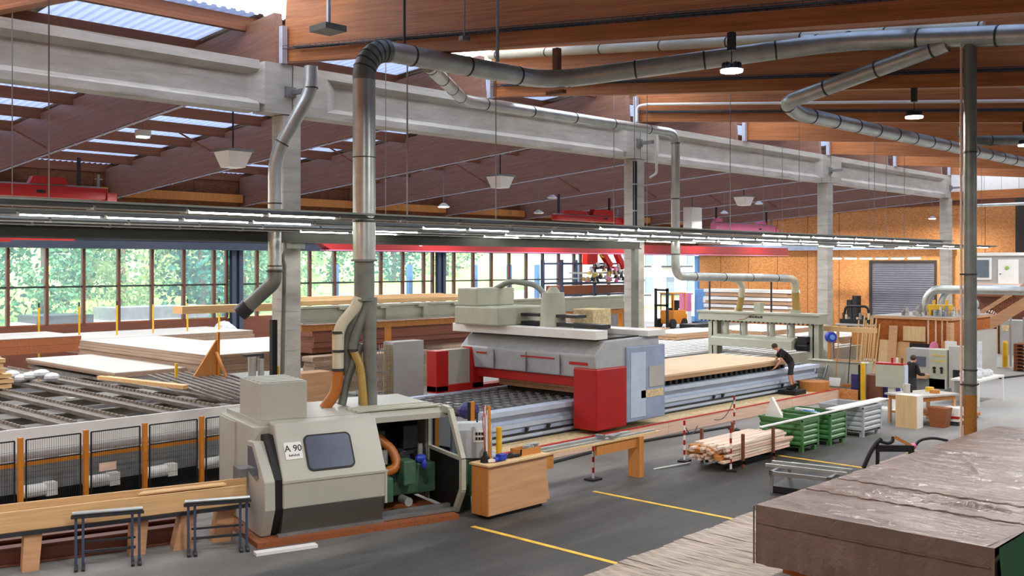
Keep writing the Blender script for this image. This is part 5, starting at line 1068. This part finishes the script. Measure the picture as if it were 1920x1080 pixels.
# ---------------------------------------------------------------- containers
def container(x0, x1, y0, y1, h, mat, lab):
    t = thing('container', lab, 'container', ((x0+x1)/2,(y0+y1)/2,0), 0, 'ribbed steel containers')
    n = 5; z0 = .14; 
    prof = [(0,z0)]
    for i in range(n):
        z = z0+(h-z0)*i/n; d = (h-z0)/n; prof += [(0,z+.02),(.035,z+d*.35),(.035,z+d*.75),(0,z+d)]
    prof += [(-.02,h),(-.02,z0)]
    for nm, (p, q, o) in {'front_wall':((x0,y0),(x1,y0),(0,-1)),'back_wall':((x0,y1),(x1,y1),(0,1)),'side_wall':((x0,y0),(x0,y1),(-1,0)),'far_wall':((x1,y0),(x1,y1),(1,0))}.items():
        m = MB(); L = len(prof)
        m.add([(p[0]+o[0]*d,p[1]+o[1]*d,z) for d, z in prof]+[(q[0]+o[0]*d,q[1]+o[1]*d,z) for d, z in prof], [(i,(i+1)%L,L+(i+1)%L,L+i) for i in range(L)]+[tuple(range(L)),tuple(range(L,2*L))])
        obj(nm, m, mat, t)
    obj('corner_post', MB().box(x0-.04,x0+.02,y0-.04,y0+.02,z0-.02,h+.01), mat, t); obj('corner_post', MB().box(x1-.02,x1+.04,y0-.04,y0+.02,z0-.02,h+.01), mat, t)
    obj('rim', MB().box(x0-.04,x1+.04,y0-.05,y0,h-.03,h+.02).box(x0-.04,x1+.04,y1,y1+.05,h-.03,h+.02).box(x0-.05,x0,y0,y1,h-.03,h+.02).box(x1,x1+.05,y0,y1,h-.03,h+.02), mat, t)
    obj('bottom', MB().box(x0,x1,y0,y1,.12,.16), mat, t)
    for x in (x0+.06,x1-.06):
        for y in (y0+.05,y1-.05): obj('foot', MB().box(x-.05,x+.05,y-.05,y+.05,0,.14), mat, t)
container(22.74,23.5,11.97,13.1,.79,'bin','green ribbed steel container nearest the strip pile')
container(24.1,24.92,11.92,13.2,.79,'bin','second green ribbed steel container, in front of the grey one')
container(25.9,26.95,11.88,13.1,.79,'bingrey','grey ribbed steel container with white boards across it')
for i, (a, b, w_, lab) in enumerate((((20.9,12.05,.84),(27.0,11.95,.86),.08,'long thin white batten lying across the containers'),((24.6,12.15,.86),(27.6,12.05,.87),.28,'wide white board lying on the grey container'))): single('white_board', MB().bar(a, b, w_, .03), 'white', lab, 'board')
t = thing('pointed_offcut', 'tall pointed white panel offcut standing in the first green container', 'offcut', (22.9,12.9,.2)); obj('panel', MB().prism([(12.6,.2),(13.05,.2),(13.05,.8),(12.86,1.28),(12.6,.85)], 0, 22.85, 22.95), 'white', t)
for i in range(5): single('container_offcut', MB().cbox((24.4+.06*i,12.3+.15*i,.7+.02*i),(.5,.12,.05),.4*i), 'blue' if i%2 else 'white', 'pale offcut lying in the second green container', 'offcut', 'offcuts in the second container')
# ---------------------------------------------------------------- pit end wall, ladder, shovel, brooms
single('pit_end_board', MB().box(32.9,33.0,15.3,17.1,0,.34), 'osb', 'orange board closing the end of the chip strip', 'board')
t = thing('cream_enclosure', 'cream enclosure wall behind the ladder and the shovel', 'enclosure', (34,16.5,0)); obj('wall', MB().box(33.9,34.3,15.4,17.6,0,1.15), 'cream', t); obj('ledge', MB().box(33.85,34.35,15.4,17.6,1.15,1.18), 'pressg', t)
t = thing('step_ladder', 'small grey step ladder leaning at the cream enclosure', 'ladder', (33.5,17,.3))
for y in (16.82,17.2): obj('rail', MB().bar((33.4,y,.34),(33.82,y,1.02),.04,.07), 'steel', t)
for i in range(4): obj('step', MB().box(33.4+.1*i,33.54+.1*i,16.84,17.18,.42+.16*i,.45+.16*i), 'steel', t)
t = thing('snow_shovel', 'white bladed shovel with a wooden stick leaning at the cream enclosure', 'shovel', (33.6,16.4,.3)); obj('blade', MB().cbox((33.55,16.42,.48),(.04,.42,.3),0,0,.3), 'white', t); obj('stick', MB().cyl((33.62,16.42,.6),(33.85,16.42,1.9),.018,n=8), 'larchd', t)
t = thing('broom', 'broom with a long thin stick right of the shovel', 'broom', (33.6,15.9,.3)); obj('stick', MB().cyl((33.6,15.95,.45),(33.85,15.95,2.05),.018,n=8), 'dsteel', t); obj('brush', MB().box(33.5,33.6,15.7,16.15,.34,.44), 'larchd', t)
single('tool_rail', MB().box(33.8,33.9,15.6,16.6,1.2,1.26), 'larch', 'wooden tool rail on the cream enclosure', 'rail')
single('round_stool', MB().cyl((32.2,16.5,.3),(32.2,16.5,.62),.5,.5,20), 'larchd', 'round wooden pedestal behind the standing person', 'pedestal', smooth=True)
single('step_mat', MB().box(30.4,31.15,16.25,16.88,.3,.44), 'black', 'dark mat on the chip strip under the standing person', 'mat')
t = thing('striped_post', 'yellow and black warning post at the end of the cutting line', 'post', (33.05,15.25,0)); obj('post', MB().box(33.0,33.12,15.1,15.22,0,1.25), 'yellow', t); obj('black_edge', MB().box(33.0,33.12,15.22,15.3,0,1.2), 'blackp', t)
single('navy_screen', MB().box(33.1,33.16,15.35,15.6,.1,.85), 'navy', 'dark blue screen left of the yellow warning post', 'screen'); single('navy_bin', MB().box(33.6,34.1,14.3,14.75,0,.8), 'navy', 'dark blue bin behind the control cabinet pedestal', 'bin', bev=.02)
single('brown_barrel', MB().cyl((33.5,14.95,0),(33.5,14.95,.85),.28,n=18), 'dkpanel', 'brown barrel right of the yellow warning post', 'barrel', smooth=True)
# ---------------------------------------------------------------- control desk, machines of the right workplace
t = thing('control_desk', 'beige control cabinet on a white pedestal with a red tray on top', 'control cabinet', (31.4,13.4,0))
R4 = Matrix.Translation((31.4,13.45,0)) @ Matrix.Rotation(math.radians(8),4,'Z')
obj('cabinet', MB(R4).box(-.2,.25,-.42,.45,.74,1.45), 'pressg', t, bev=.015); obj('side_panel', MB(R4).box(-.15,.22,-.44,-.42,.78,1.42), 'tabblue', t); obj('pedestal', MB(R4).box(-.08,.08,-.1,.1,.06,.74), 'white', t); obj('base', MB(R4).box(-.3,.35,-.4,.4,0,.06), 'white', t); obj('red_tray', MB(R4).box(-.2,.25,-.4,.45,1.45,1.5), 'red', t)
for k in range(3): obj('bottle', MB(R4).cyl((.05,-.3+.15*k,1.5),(.05,-.3+.15*k,1.66),.04,n=8), ('dkpanel','white','red')[k], t)
t = thing('edging_machine', 'grey control panel machine with black knobs beside the sitting-height bench', 'machine', (36.3,14,0))
obj('column_panel', MB().box(35.9,36.6,13.45,14.05,.25,1.62), 'pressg', t, bev=.01)
for y in (13.6,13.85): obj('knob', MB().cyl((35.82,y,.98),(35.9,y,.98),.05,n=10).box(35.85,35.9,y-.03,y+.03,.8,.92), 'black', t)
for k in range(8): obj('yellow_button', MB().box(35.87,35.9,13.5+.12*(k%4),13.55+.12*(k%4),1.2+.2*(k//4),1.25+.2*(k//4)), 'yellow', t)
obj('display_frame', MB().box(35.9,36.5,14.05,14.85,.75,1.62), 'wgrey', t); obj('screen', MB().box(35.87,35.9,14.15,14.55,1.0,1.35), 'cabglass', t); obj('work_ledge', MB().box(35.6,36.4,14.05,14.9,.6,.75), 'larch', t); obj('base_box', MB().box(35.9,36.6,13.5,15.0,0,.6), 'steel', t); obj('white_box', MB().box(36.0,36.7,12.9,13.4,.3,1.75), 'offwhite', t); obj('dark_port', MB().box(35.97,36.0,12.95,13.25,.5,.95), 'black', t)
t = thing('work_table', 'pale topped work table with crates below in front of the control panel', 'table', (29.6,11.8,0)); R5 = Matrix.Translation((29.5,11.75,0)) @ Matrix.Rotation(math.radians(-20),4,'Z')
obj('table_top', MB(R5).box(-.9,.9,-.55,.55,.82,.87), 'offwhite', t); obj('apron', MB(R5).box(-.8,.8,-.5,.5,.7,.82), 'larchd', t)
for sx in (-1,1):
    for sy in (-1,1): obj('leg', MB(R5).box(sx*.78-.04,sx*.78+.04,sy*.46-.04,sy*.46+.04,0,.7), 'larch', t)
obj('lower_shelf', MB(R5).box(-.75,.75,-.45,.45,.3,.34), 'larchd', t)
for i, (u, v, w_, h, mt, lab) in enumerate(((-.5,.1,.1,.28,'offwhite','white canister on the work table'),(-.2,.25,.07,.22,'black','small black bottle on the work table'),(.3,-.2,.14,.1,'larchd','small brown box on the work table'),(.55,.2,.12,.12,'yellow','yellow and green box on the work table'))): p = R5 @ Vector((u,v,.87)); single('table_item', MB().cyl(p, p+Vector((0,0,h)), w_, n=10), mt, lab, 'container')
t = thing('plywood_cabinet', 'pale plywood cabinet with a white side standing on the floor by the work table', 'cabinet', (28.5,11.7,0)); obj('front', MB().box(28.26,28.3,11.4,12.0,0,.92), 'ply', t); obj('body', MB().box(28.3,28.72,11.4,12.0,0,.92), 'white', t)
t = thing('red_white_box', 'white box with a red stripe under the right end of the work table', 'box', (30.3,11.2,0)); obj('box', MB().box(29.6,30.1,10.75,11.2,.12,.5), 'white', t); obj('stripe', MB().box(29.59,30.11,10.74,11.21,.2,.27), 'red', t); obj('runner', MB().box(29.6,30.1,10.75,11.2,0,.12), 'dsteel', t)
t = thing('wooden_bin', 'brown wooden bin with slanted sides below the work table', 'bin', (29.2,11.15,0)); obj('bin', MB().prism([(10.9,0),(11.3,0),(11.38,.55),(10.82,.55)], 0, 28.95, 29.35), 'brownw', t)
t = thing('sack_truck', 'thin hand truck leaning beside the work table', 'hand truck', (31.5,11.2,0)); obj('frame', MB().bar((31.5,11.0,.1),(31.9,11.1,1.2),.04,.04).bar((31.5,11.3,.1),(31.9,11.4,1.2),.04,.04).box(31.2,31.6,10.9,11.4,.02,.06), 'dsteel', t); obj('load', MB().box(31.2,31.8,10.9,11.4,.06,.16), 'larchd', t)
t = thing('packing_table', 'white packing table heaped with bags right of the control panel', 'table', (35,12.2,0)); obj('top', MB().box(34,36.4,11.7,12.6,.8,.86), 'white', t); obj('leg', MB().box(34,34.06,11.7,11.76,0,.8).box(36.3,36.36,11.7,11.76,0,.8), 'white', t); obj('side', MB().box(34.05,36.3,12.5,12.58,.1,.8), 'offwhite', t)
m = MB(); rnd = random.Random(2)
for i in range(9): m.ball((34.3+.22*i,12.15+.2*math.sin(i*2),.93+.05*(i%2)), .17, (1,1,.8), 7, 5)
single('plastic_bags', m, 'foil', 'white plastic bags piled on the packing table', 'bags')
# ---------------------------------------------------------------- wooden cabin
t = thing('board_cabin', 'workshop cabin of orange boards with a flat roof used as storage', 'cabin', (43,16.8,0))
obj('wall', MB().box(41,45.5,15.2,18.2,0,2.38), 'osbh', t); obj('roof_edge', MB().box(40.85,45.6,15.1,18.35,2.38,2.48), 'larch', t); obj('roof_top', MB().box(40.9,45.5,15.15,18.3,2.48,2.5), 'offwhite', t)
for y in (16.05,15.75,15.5,15.3): obj('stud', MB().box(40.94,41.0,y-.03,y+.03,0,2.38), 'curb', t)
obj('ply_panel', MB().box(40.9,40.95,16.15,17.05,1.5,2.1), 'ply', t); obj('side_board', MB().box(40.6,41,15.05,15.2,0,2.3), 'larch', t)
rnd = random.Random(31)
for k in range(10): y = 18.1+.085*k; single('leaning_lath', MB().bar((40.5,y,0),(40.9,y+rnd.uniform(-.08,.08),2.1+rnd.uniform(0,.4)),.05,.035), 'pine', 'tall pale lath leaning at the left corner of the cabin', 'lath', 'laths leaning at the cabin')
for i, (y0,y1,z,mt,lab) in enumerate(((17.6,18.0,1.5,'ply','pale panel leaning low beside the laths'),(17.25,17.6,2.1,'larch','tall narrow panel leaning at the cabin wall'),(16.75,17.2,1.45,'cardb','short board with rows of clips at the cabin wall'),(17.2,17.5,1.42,'cardb','slatted board left of the clip board'))): single('leaning_sheet', MB().bar((40.55,(y0+y1)/2,0),(40.85,(y0+y1)/2,z),y1-y0,.03), mt, lab, 'panel', 'panels leaning at the cabin')
t = thing('wall_tools', 'dark tool board with hanging tools on the cabin wall', 'tool board', (40.85,16.2,1)); obj('board', MB().box(40.82,40.88,15.7,16.75,1.0,1.42), 'blackp', t)
for k in range(9): obj('tool', MB().box(40.78,40.82,15.75+.11*k,15.8+.11*k,1.08,1.18+.02*(k%5)), ('galv','white','steel')[k%3], t)
single('hanging_jacket', MB().ball((40.7,15.72,1.25),.2,(.5,1,1.5)), 'pink', 'pink work jacket hanging beside the tool board', 'jacket', smooth=True)
t = thing('notice_board', 'white board with small tools standing right of the cabin', 'board', (40.3,15.0,0)); obj('board', MB().box(40.3,40.36,14.72,15.15,.5,1.62), 'white', t); obj('frame', MB().box(40.28,40.4,15.15,15.25,0,1.6), 'larchd', t)
for k in range(6): obj('tool', MB().box(40.26,40.3,14.8+.15*(k%2),14.84+.15*(k%2),.8+.2*(k//2),.9+.2*(k//2)), 'dsteel', t)
for k in range(34):
    y = 15.4+rnd.random()*1.9; x = 41.2+rnd.random()*2; h = .12+rnd.random()*.35
    single('chrome_fitting', MB().cyl((x,y,2.5),(x,y,2.5+h),.09,.05,8).cyl((x-.12,y,2.5+h*.6),(x+.14,y+.05,2.5+h*.7),.04,n=6), ('galv','steel','offwhite')[k%3], 'grey metal fitting in the heap on the cabin roof', 'fitting', 'fittings on the cabin roof')
t = thing('yellow_vice', 'yellow bench fixture on the cabin roof', 'fixture', (42,15.9,2.5)); obj('body', MB().box(42,42.4,15.6,16.5,2.75,2.95).box(42,42.4,15.65,15.75,2.5,2.75).box(42,42.4,16.35,16.45,2.5,2.75), 'yellow', t); obj('spindle', MB().cyl((42.2,15.8,2.95),(42.2,15.8,3.15),.06,n=8).cyl((42.2,16.3,2.95),(42.2,16.3,3.15),.06,n=8), 'yellow', t)
t = thing('grey_pump', 'pale grey pump unit on the right end of the cabin roof', 'pump', (43.5,15.5,2.5)); obj('body', MB().cyl((43.3,15.4,2.95),(43.9,15.4,2.95),.3,n=14).box(43.2,44,15.1,15.7,2.5,2.75), 'bingrey', t)
t = thing('window_frames', 'stacked pale frames leaning at the right side of the cabin', 'frames', (43,14.6,0)); obj('frame', MB().box(42.4,44.8,14.7,15.0,0,1.9), 'offwhite', t); obj('teal_sheet', MB().box(41.2,42.2,14.4,14.6,.1,1.55), 'foil', t); obj('yellow_edge', MB().box(41.0,41.1,14.6,14.75,.1,1.1), 'yellow', t)
# bench with dark machine behind
t = thing('assembly_bench', 'white topped bench with a dark machine on it in front of the roller shutter', 'bench', (46,21.5,0)); obj('top', MB().box(45.8,47,19.4,22.4,1.7,1.78), 'offwhite', t); obj('front', MB().box(45.9,46.9,19.5,21.6,.2,1.7), 'larchd', t)
for y in (19.5,22.3): obj('leg', MB().box(45.85,45.95,y-.05,y+.05,0,1.7), 'larch', t)
t = thing('dark_machine', 'black machine with a curved guard on the white bench', 'machine', (46.4,21.4,1.78)); obj('base', MB().box(46.1,46.8,20.7,22.3,1.78,2.0), 'blackp', t); obj('guard', MB().tube(bend([(46.3,22.2,1.9),(46.3,22.1,2.6),(46.3,21.0,2.62),(46.3,20.9,2.0)], .2), .06, 8), 'black', t)
for k in range(12): obj('tool_part', MB().cyl((46.2,20.6+.14*k,1.85),(46.2,20.62+.14*k,2.1+.1*(k%3)),.06,n=7), ('blackp','steel','chip','dsteel')[k%4], t)
single('yellow_bench_post', MB().box(45.7,45.8,22.45,22.55,0,2.5), 'yellow', 'yellow post left of the dark machine on the bench', 'post')
for i, y in enumerate((31.9,32.3)): single('black_bin', MB().box(68.6,69.3,y,y+.38,0,2.4-.3*i), 'black', ('tall black bin left of the roller shutter','black bin beside the tall one at the roller shutter')[i], 'bin', bev=.04)
single('orange_tray', MB().box(46.0,46.5,19.45,19.75,1.78,2.0), 'curb', 'pinkish tray on the right end of the white bench', 'tray')
# ---------------------------------------------------------------- right edge: shelf, cabinets, bollard, stairs, pallets
t = thing('open_shelf', 'open wooden shelf full of dark and white parts beside the pole duct', 'shelf', (55.4,18.5,0)); obj('side', MB().box(55,56,18.0,18.06,0,1.8).box(55,56,18.94,19,0,1.8), 'larch', t); obj('back', MB().box(55.95,56,18,19,0,1.8), 'brownw', t)
for i in range(6): obj('shelf_board', MB().box(55,56,18.06,18.94,.02+.34*i,.05+.34*i), 'curb', t)
for i in range(20): r, c = divmod(i, 4); z = .05+.34*r; single('shelf_box', MB().box(55.1,55.7,18.1+.21*c,18.27+.21*c,z,z+.14+.1*((i*7)%3)/2), ('blackp','white','dkpanel','offwhite','cardb')[(i*3)%5], f'box on the open shelf, {ORD[c]} from right on {ORD[r]} board up', 'box', 'boxes on the open shelf')
single('white_carton', MB().box(55.1,55.7,18.3,18.8,1.8,2.2), 'white', 'white carton on top of the open shelf', 'carton')
t = thing('grey_cabinet', 'tall grey cabinet with a pale note right of the open shelf', 'cabinet', (55.5,17,0)); obj('body', MB().box(55,56.2,16.2,17.9,0,1.75), 'wgrey', t, bev=.01); obj('note', MB().box(54.98,55,17.45,17.8,1.2,1.5), 'chip', t)
t = thing('bollard', 'round topped yellow steel bollard on the pale floor at the right', 'bollard', (47.7,15.3,0)); obj('post', MB().cyl((47.7,15.3,.04),(47.7,15.3,1.1),.12,n=14).ball((47.7,15.3,1.1),.12), 'yellow', t, smooth=True); obj('base', MB().box(47.4,48.0,15.0,15.6,0,.04), 'offwhite', t)
for i, (x, y) in enumerate(((48.6,15.35),(49.6,15.1),(49.0,14.8))): single('rail_post', MB().box(x-.04,x+.04,y-.04,y+.04,0,2.2), 'galv', f'slim grey post behind the yellow bollard, {ORD[i]} from the left', 'post', 'grey posts at the bollard')
for k in range(8): t = thing('pallet', f'brown wooden pallet in the stack at the right edge, {ORD[k]} from the bottom', 'pallet', (47,14,.15*k), 0, 'pallets at the right edge'); obj('deck', MB().box(46.6,47.4,13.4,14.6,.15*k+.1,.15*k+.14), 'brownw', t); obj('block', MB().box(46.6,47.4,13.4,13.55,.15*k,.15*k+.1).box(46.6,47.4,13.95,14.1,.15*k,.15*k+.1).box(46.6,47.4,14.45,14.6,.15*k,.15*k+.1), 'dkpanel', t)
for k in range(3): single('leaning_board', MB().bar((50+.1*k,14.6-.25*k,0),(50.2+.1*k,14.6-.25*k,1.9),.12,.04), 'pine', 'pinkish board standing upright above the pallets at the right edge', 'board', 'boards above the pallets')
t = thing('timber_stairs', 'orange timber stairs with a lattice balustrade at the right', 'stairs', (53,17,0))
for y in (14.6,): 
    m = MB()
    a, b = Vector((52,18.0,1.6)), Vector((52,13.6,4.6))
    obj('stringer', MB().bar(a-Vector((0,0,.35)), b-Vector((0,0,.35)), .12, .5), 'larch', t); obj('handrail', MB().bar(a+Vector((0,0,.5)), b+Vector((0,0,.5)), .1, .2), 'larch', t)
    for i in range(22):
        p = a.lerp(b, i/22); q = a.lerp(b, min(1, (i+2)/22)); m.bar(p, q+Vector((0,0,.45)), .03, .05); m.bar(p+Vector((0,0,.45)), q, .03, .05)
    obj('lattice', m, 'brownw', t)
    for i in range(14): p = a.lerp(b, i/14); obj('tread', MB().box(52.1,53.2,p.y-.15,p.y+.15,p.z-.2,p.z-.15), 'larch', t)
obj('newel', MB().box(51.9,52.1,18.0,18.3,0,2.3), 'larch', t); obj('support', MB().box(52.05,52.2,14.0,14.15,0,4.0), 'larch', t)
t = thing('long_pipe_rack', 'long white pipe running right from the cabin pipes below the office', 'pipe', (60,15,3)); obj('pipe', MB().cyl((60.5,9,3.3),(60.5,21,3.3),.16,n=12), 'galv', t, smooth=True)
single('floor_cable', MB().tube([(43,14.0,.03),(45,13.6,.03),(47,13.6,.03),(48.5,13.3,.03),(51,13.2,.03),(54,12.5,.03)], .04, 8), 'black', 'thick black cable snaking over the pale floor at the right', 'cable', smooth=True)
# ================================================================ PEOPLE
def skin_mesh(name, joints, edges, parent, mat, M, sub=2):
    """one continuous surface grown from a stick figure; first joint is the root"""
    ks = list(joints); me = bpy.data.meshes.new(name)
    T = WM[parent.name].inverted() @ M
    me.from_pydata([T @ Vector(joints[k][0]) for k in ks], [(ks.index(a), ks.index(b)) for a, b in edges], [])
    o = bpy.data.objects.new(name, me); C.objects.link(o); o.parent = parent
    sk = o.modifiers.new('skin', 'SKIN'); sk.use_smooth_shade = True
    for i, k in enumerate(ks):
        r = joints[k][1]; r = r if isinstance(r, tuple) else (r, r); me.skin_vertices[0].data[i].radius = r
        me.skin_vertices[0].data[i].use_root = (i == 0)
    s_ = o.modifiers.new('subsurf', 'SUBSURF'); s_.levels = sub; s_.render_levels = sub
    me.materials.append(MT[mat]); return o
def person(label, loc, ang, J, sleeves='short', legs='shorts'):
    """J: joint positions in the person's own frame, x forward, y to the left"""
    M = Matrix.Translation(loc) @ Matrix.Rotation(ang,4,'Z'); t = thing('person', label, 'person', loc, ang)
    R = dict(pelvis=(.13,.15), waist=(.115,.14), chest=(.13,.17), neck=.058, head=(.085,.09), crown=(.08,.085), shl=.07, shr=.07, ell=.045, elr=.045, wrl=.032, wrr=.032, pal=(.022,.04), par=(.022,.04), hil=.095, hir=.095, knl=.062, knr=.062, anl=.042, anr=.042, tol=(.035,.045), tor=(.035,.045))
    jn = {k: (J[k], R[k]) for k in R}
    E = [('pelvis','waist'),('waist','chest'),('chest','neck'),('neck','head'),('head','crown'),('chest','shl'),('chest','shr'),('shl','ell'),('shr','elr'),('ell','wrl'),('elr','wrr'),('wrl','pal'),('wrr','par'),('pelvis','hil'),('pelvis','hir'),('hil','knl'),('hir','knr'),('knl','anl'),('knr','anr'),('anl','tol'),('anr','tor')]
    for s_ in 'lr':                                                    # five fingers on each palm
        p = Vector(J['pa'+s_]); d = (p-Vector(J['wr'+s_])).normalized(); sd = Vector((0,1,0)) if abs(d.y) < .8 else Vector((1,0,0)); c = d.cross(sd).normalized()
        for f, (off, ln) in enumerate(((-.03,.06),(-.01,.075),(.01,.078),(.03,.065))):
            a = p+sd*off+d*.035; jn[f'f{s_}{f}'] = (a, .009); jn[f'g{s_}{f}'] = (a+d*ln*.6+c*.008, .0085); jn[f'h{s_}{f}'] = (a+d*ln+c*.025, .007)
            E += [('pa'+s_, f'f{s_}{f}'), (f'f{s_}{f}', f'g{s_}{f}'), (f'g{s_}{f}', f'h{s_}{f}')]
        a = p-sd*.045-d*.01; jn[f't{s_}'] = (a, .011); jn[f'u{s_}'] = (a-sd*.02+d*.05, .009); E += [('pa'+s_, f't{s_}'), (f't{s_}', f'u{s_}')]
    tmp = skin_mesh('body', jn, E, t, 'skin', M); bpy.context.view_layer.update()
    me = bpy.data.meshes.new_from_object(tmp.evaluated_get(bpy.context.evaluated_depsgraph_get())); bpy.data.objects.remove(tmp)
    me.materials.clear(); me.materials.append(MT['skin']); bd = bpy.data.objects.new('body', me); C.objects.link(bd); bd.parent = t; WM[bd.name] = WM[t.name].copy()
    for p in me.polygons: p.use_smooth = True
    # clothing follows the body surface: the faces nearest to the covered bones, lifted off the skin
    segs = [(a, b, Vector(jn[a][0]), Vector(jn[b][0])) for a, b in E]
    def nearest(c):
        best = None
        for a, b, p, q in segs:
            d = q-p; u = max(0, min(1, (c-p).dot(d)/max(d.length_squared, 1e-9))); r0, r1 = jn[a][1], jn[b][1]
            r0 = max(r0) if isinstance(r0, tuple) else r0; r1 = max(r1) if isinstance(r1, tuple) else r1
            v = (c-p-d*u).length-(r0+(r1-r0)*u)
            if best is None or v < best[0]: best = (v, a, b, u)
        return best
    arm = .62 if sleeves == 'short' else 2; leg = .93 if legs == 'shorts' else 2
    def zone(c):
        _, a, b, u = nearest(c)
        if (a, b) in (('pelvis','waist'),): return 'top' if u > .25 else 'low'
        if a == 'waist' or (a == 'chest' and b in ('shl','shr')): return 'top'
        if (a, b) == ('chest','neck'): return 'top' if u < .62 else None
        if a in ('shl','shr'): return 'top' if u < arm else None
        if a in ('ell','elr') and sleeves == 'long': return 'top' if u < .9 else None
        if a == 'pelvis': return 'low'
        if a in ('hil','hir'): return 'low' if u < leg else None
        if a in ('knl','knr') and legs == 'long': return 'low'
        return None
    zs = [zone(p.center) for p in me.polygons]
    for nm, z_, mt, off in (('shirt','top','shirt',.016), ('shorts' if legs == 'shorts' else 'trousers','low','short',.011)):
        fs = [tuple(p.vertices) for p, q in zip(me.polygons, zs) if q == z_]; used = sorted({i for f in fs for i in f}); ix = {v: k for k, v in enumerate(used)}
        m = MB(M); m.add([me.vertices[i].co+me.vertices[i].normal*off for i in used], [tuple(ix[i] for i in f) for f in fs])
        g = obj(nm, m, mt, t, smooth=True); so_ = g.modifiers.new('thickness', 'SOLIDIFY'); so_.thickness = .012; so_.offset = -1
    for s_ in 'lr':
        a, b = Vector(J['an'+s_]), Vector(J['to'+s_])
        obj('shoe', MB(M).tube([a+Vector((0,0,.1)), a+Vector((0,0,.02)), a.lerp(b,.3)-Vector((.03,0,.0))], [.055,.06,.058], 10).ball(a.lerp(b,.55)-Vector((0,0,.005)), .062, (2.1,.85,.75), 12, 8), 'shoe', t, smooth=True)
    h, c = Vector(J['head']), Vector(J['crown']); up = (c-h).normalized(); fw = Vector(J['face']); fw = (fw-up*fw.dot(up)).normalized(); lf = up.cross(fw)
    obj('hair', MB(M).ball(h+up*.055-fw*.03, .105, (1,.95,.95), 14, 9), 'hair', t, smooth=True)
    e = MB(M)
    for s_ in (-1, 1): e.ball(h+fw*.082+lf*.033*s_+up*.02, .011)
    obj('eyes', e, 'black', t); obj('nose', MB(M).ball(h+fw*.095-up*.01, .016, (1,.8,1.4)), 'skin', t, smooth=True); obj('mouth', MB(M).ball(h+fw*.082-up*.05, .018, (.5,1.2,.35)), 'pink', t, smooth=True)
    obj('ears', MB(M).ball(h+lf*.088, .025, (.7,.5,1.2)).ball(h-lf*.088, .025, (.7,.5,1.2)), 'skin', t, smooth=True)
    return t
J1 = dict(pelvis=(0,0,.92), waist=(.12,0,1.06), chest=(.28,0,1.24), neck=(.44,0,1.36), head=(.54,0,1.39), crown=(.6,0,1.46), shl=(.32,.19,1.26), shr=(.32,-.19,1.26), ell=(.42,.24,.98), elr=(.44,-.24,.98), wrl=(.56,.2,.78), wrr=(.6,-.2,.78), pal=(.62,.19,.73), par=(.67,-.19,.73), hil=(.0,.1,.86), hir=(.0,-.1,.86), knl=(.1,.12,.48), knr=(-.04,-.12,.47), anl=(.0,.13,.09), anr=(-.16,-.13,.1), tol=(.14,.14,.04), tor=(-.02,-.14,.04), face=(.8,0,-.6))
person('person in a black t-shirt and charcoal shorts leaning over the end of the timber panel', (30.75,16.58,.44), math.radians(134), J1)
J2 = dict(pelvis=(0,0,.92), waist=(.01,0,1.06), chest=(.03,0,1.27), neck=(.06,0,1.44), head=(.1,0,1.53), crown=(.11,0,1.6), shl=(.03,.19,1.36), shr=(.03,-.19,1.36), ell=(.1,.24,1.08), elr=(.12,-.23,1.08), wrl=(.34,.2,1.06), wrr=(.36,-.18,1.06), pal=(.42,.19,1.05), par=(.44,-.17,1.05), hil=(0,.1,.86), hir=(0,-.1,.86), knl=(.05,.11,.48), knr=(.03,-.12,.48), anl=(-.02,.12,.09), anr=(-.04,-.13,.09), tol=(.12,.13,.04), tor=(.1,-.14,.04), face=(1,0,-.3))
person('person in black working at the beige control cabinet on the pedestal', (32.55,13.3,0), math.radians(-30), J2, 'long', 'long')

single('white_stick', MB().bar((18.6,13.4,.02),(19.75,13.2,.03),.03,.02), 'white', 'thin white stick lying on the floor at the near end of the strip pile', 'stick')
# ================================================================ LIGHT FROM THE LAMPS AND ADDED FILL
def lamp(name, p, power, size, shape='DISK', col=(1,.97,.93), sy=None):
    l = bpy.data.lights.new(name, 'AREA'); l.energy = power; l.shape = shape; l.size = size; l.color = col
    if sy: l.size_y = sy
    o = bpy.data.objects.new(name, l); C.objects.link(o); o.location = p; return o
for x in GX[1:]: lamp('high_bay_and_fill_light', (x-.25, 8.4, 7.56), 210, .34)            # three lamps are hung; the lights beyond them are added for the foreground
for x in GX[1:]: lamp('high_bay_and_fill_light', (x-.25, 1.5, 6.9), 110, .34)  # unseen second row, added to brighten the foreground
for x in GX[1:]: 
    for y in (26, 33, 40): lamp('pendant_and_fill_light', (x-3.5, y, 7.2), 180, .4)  # added fill grid for the far hall, no pendants hang here
lamp('pendant_and_fill_light', (66.6, 25.85, 7.5), 160, .4); lamp('pendant_and_fill_light', (62, 36, 7.3), 260, .4); lamp('pendant_and_fill_light', (60, 16, 7.4), 200, .4)  # the first sits at a hung pendant, the other two are added fill
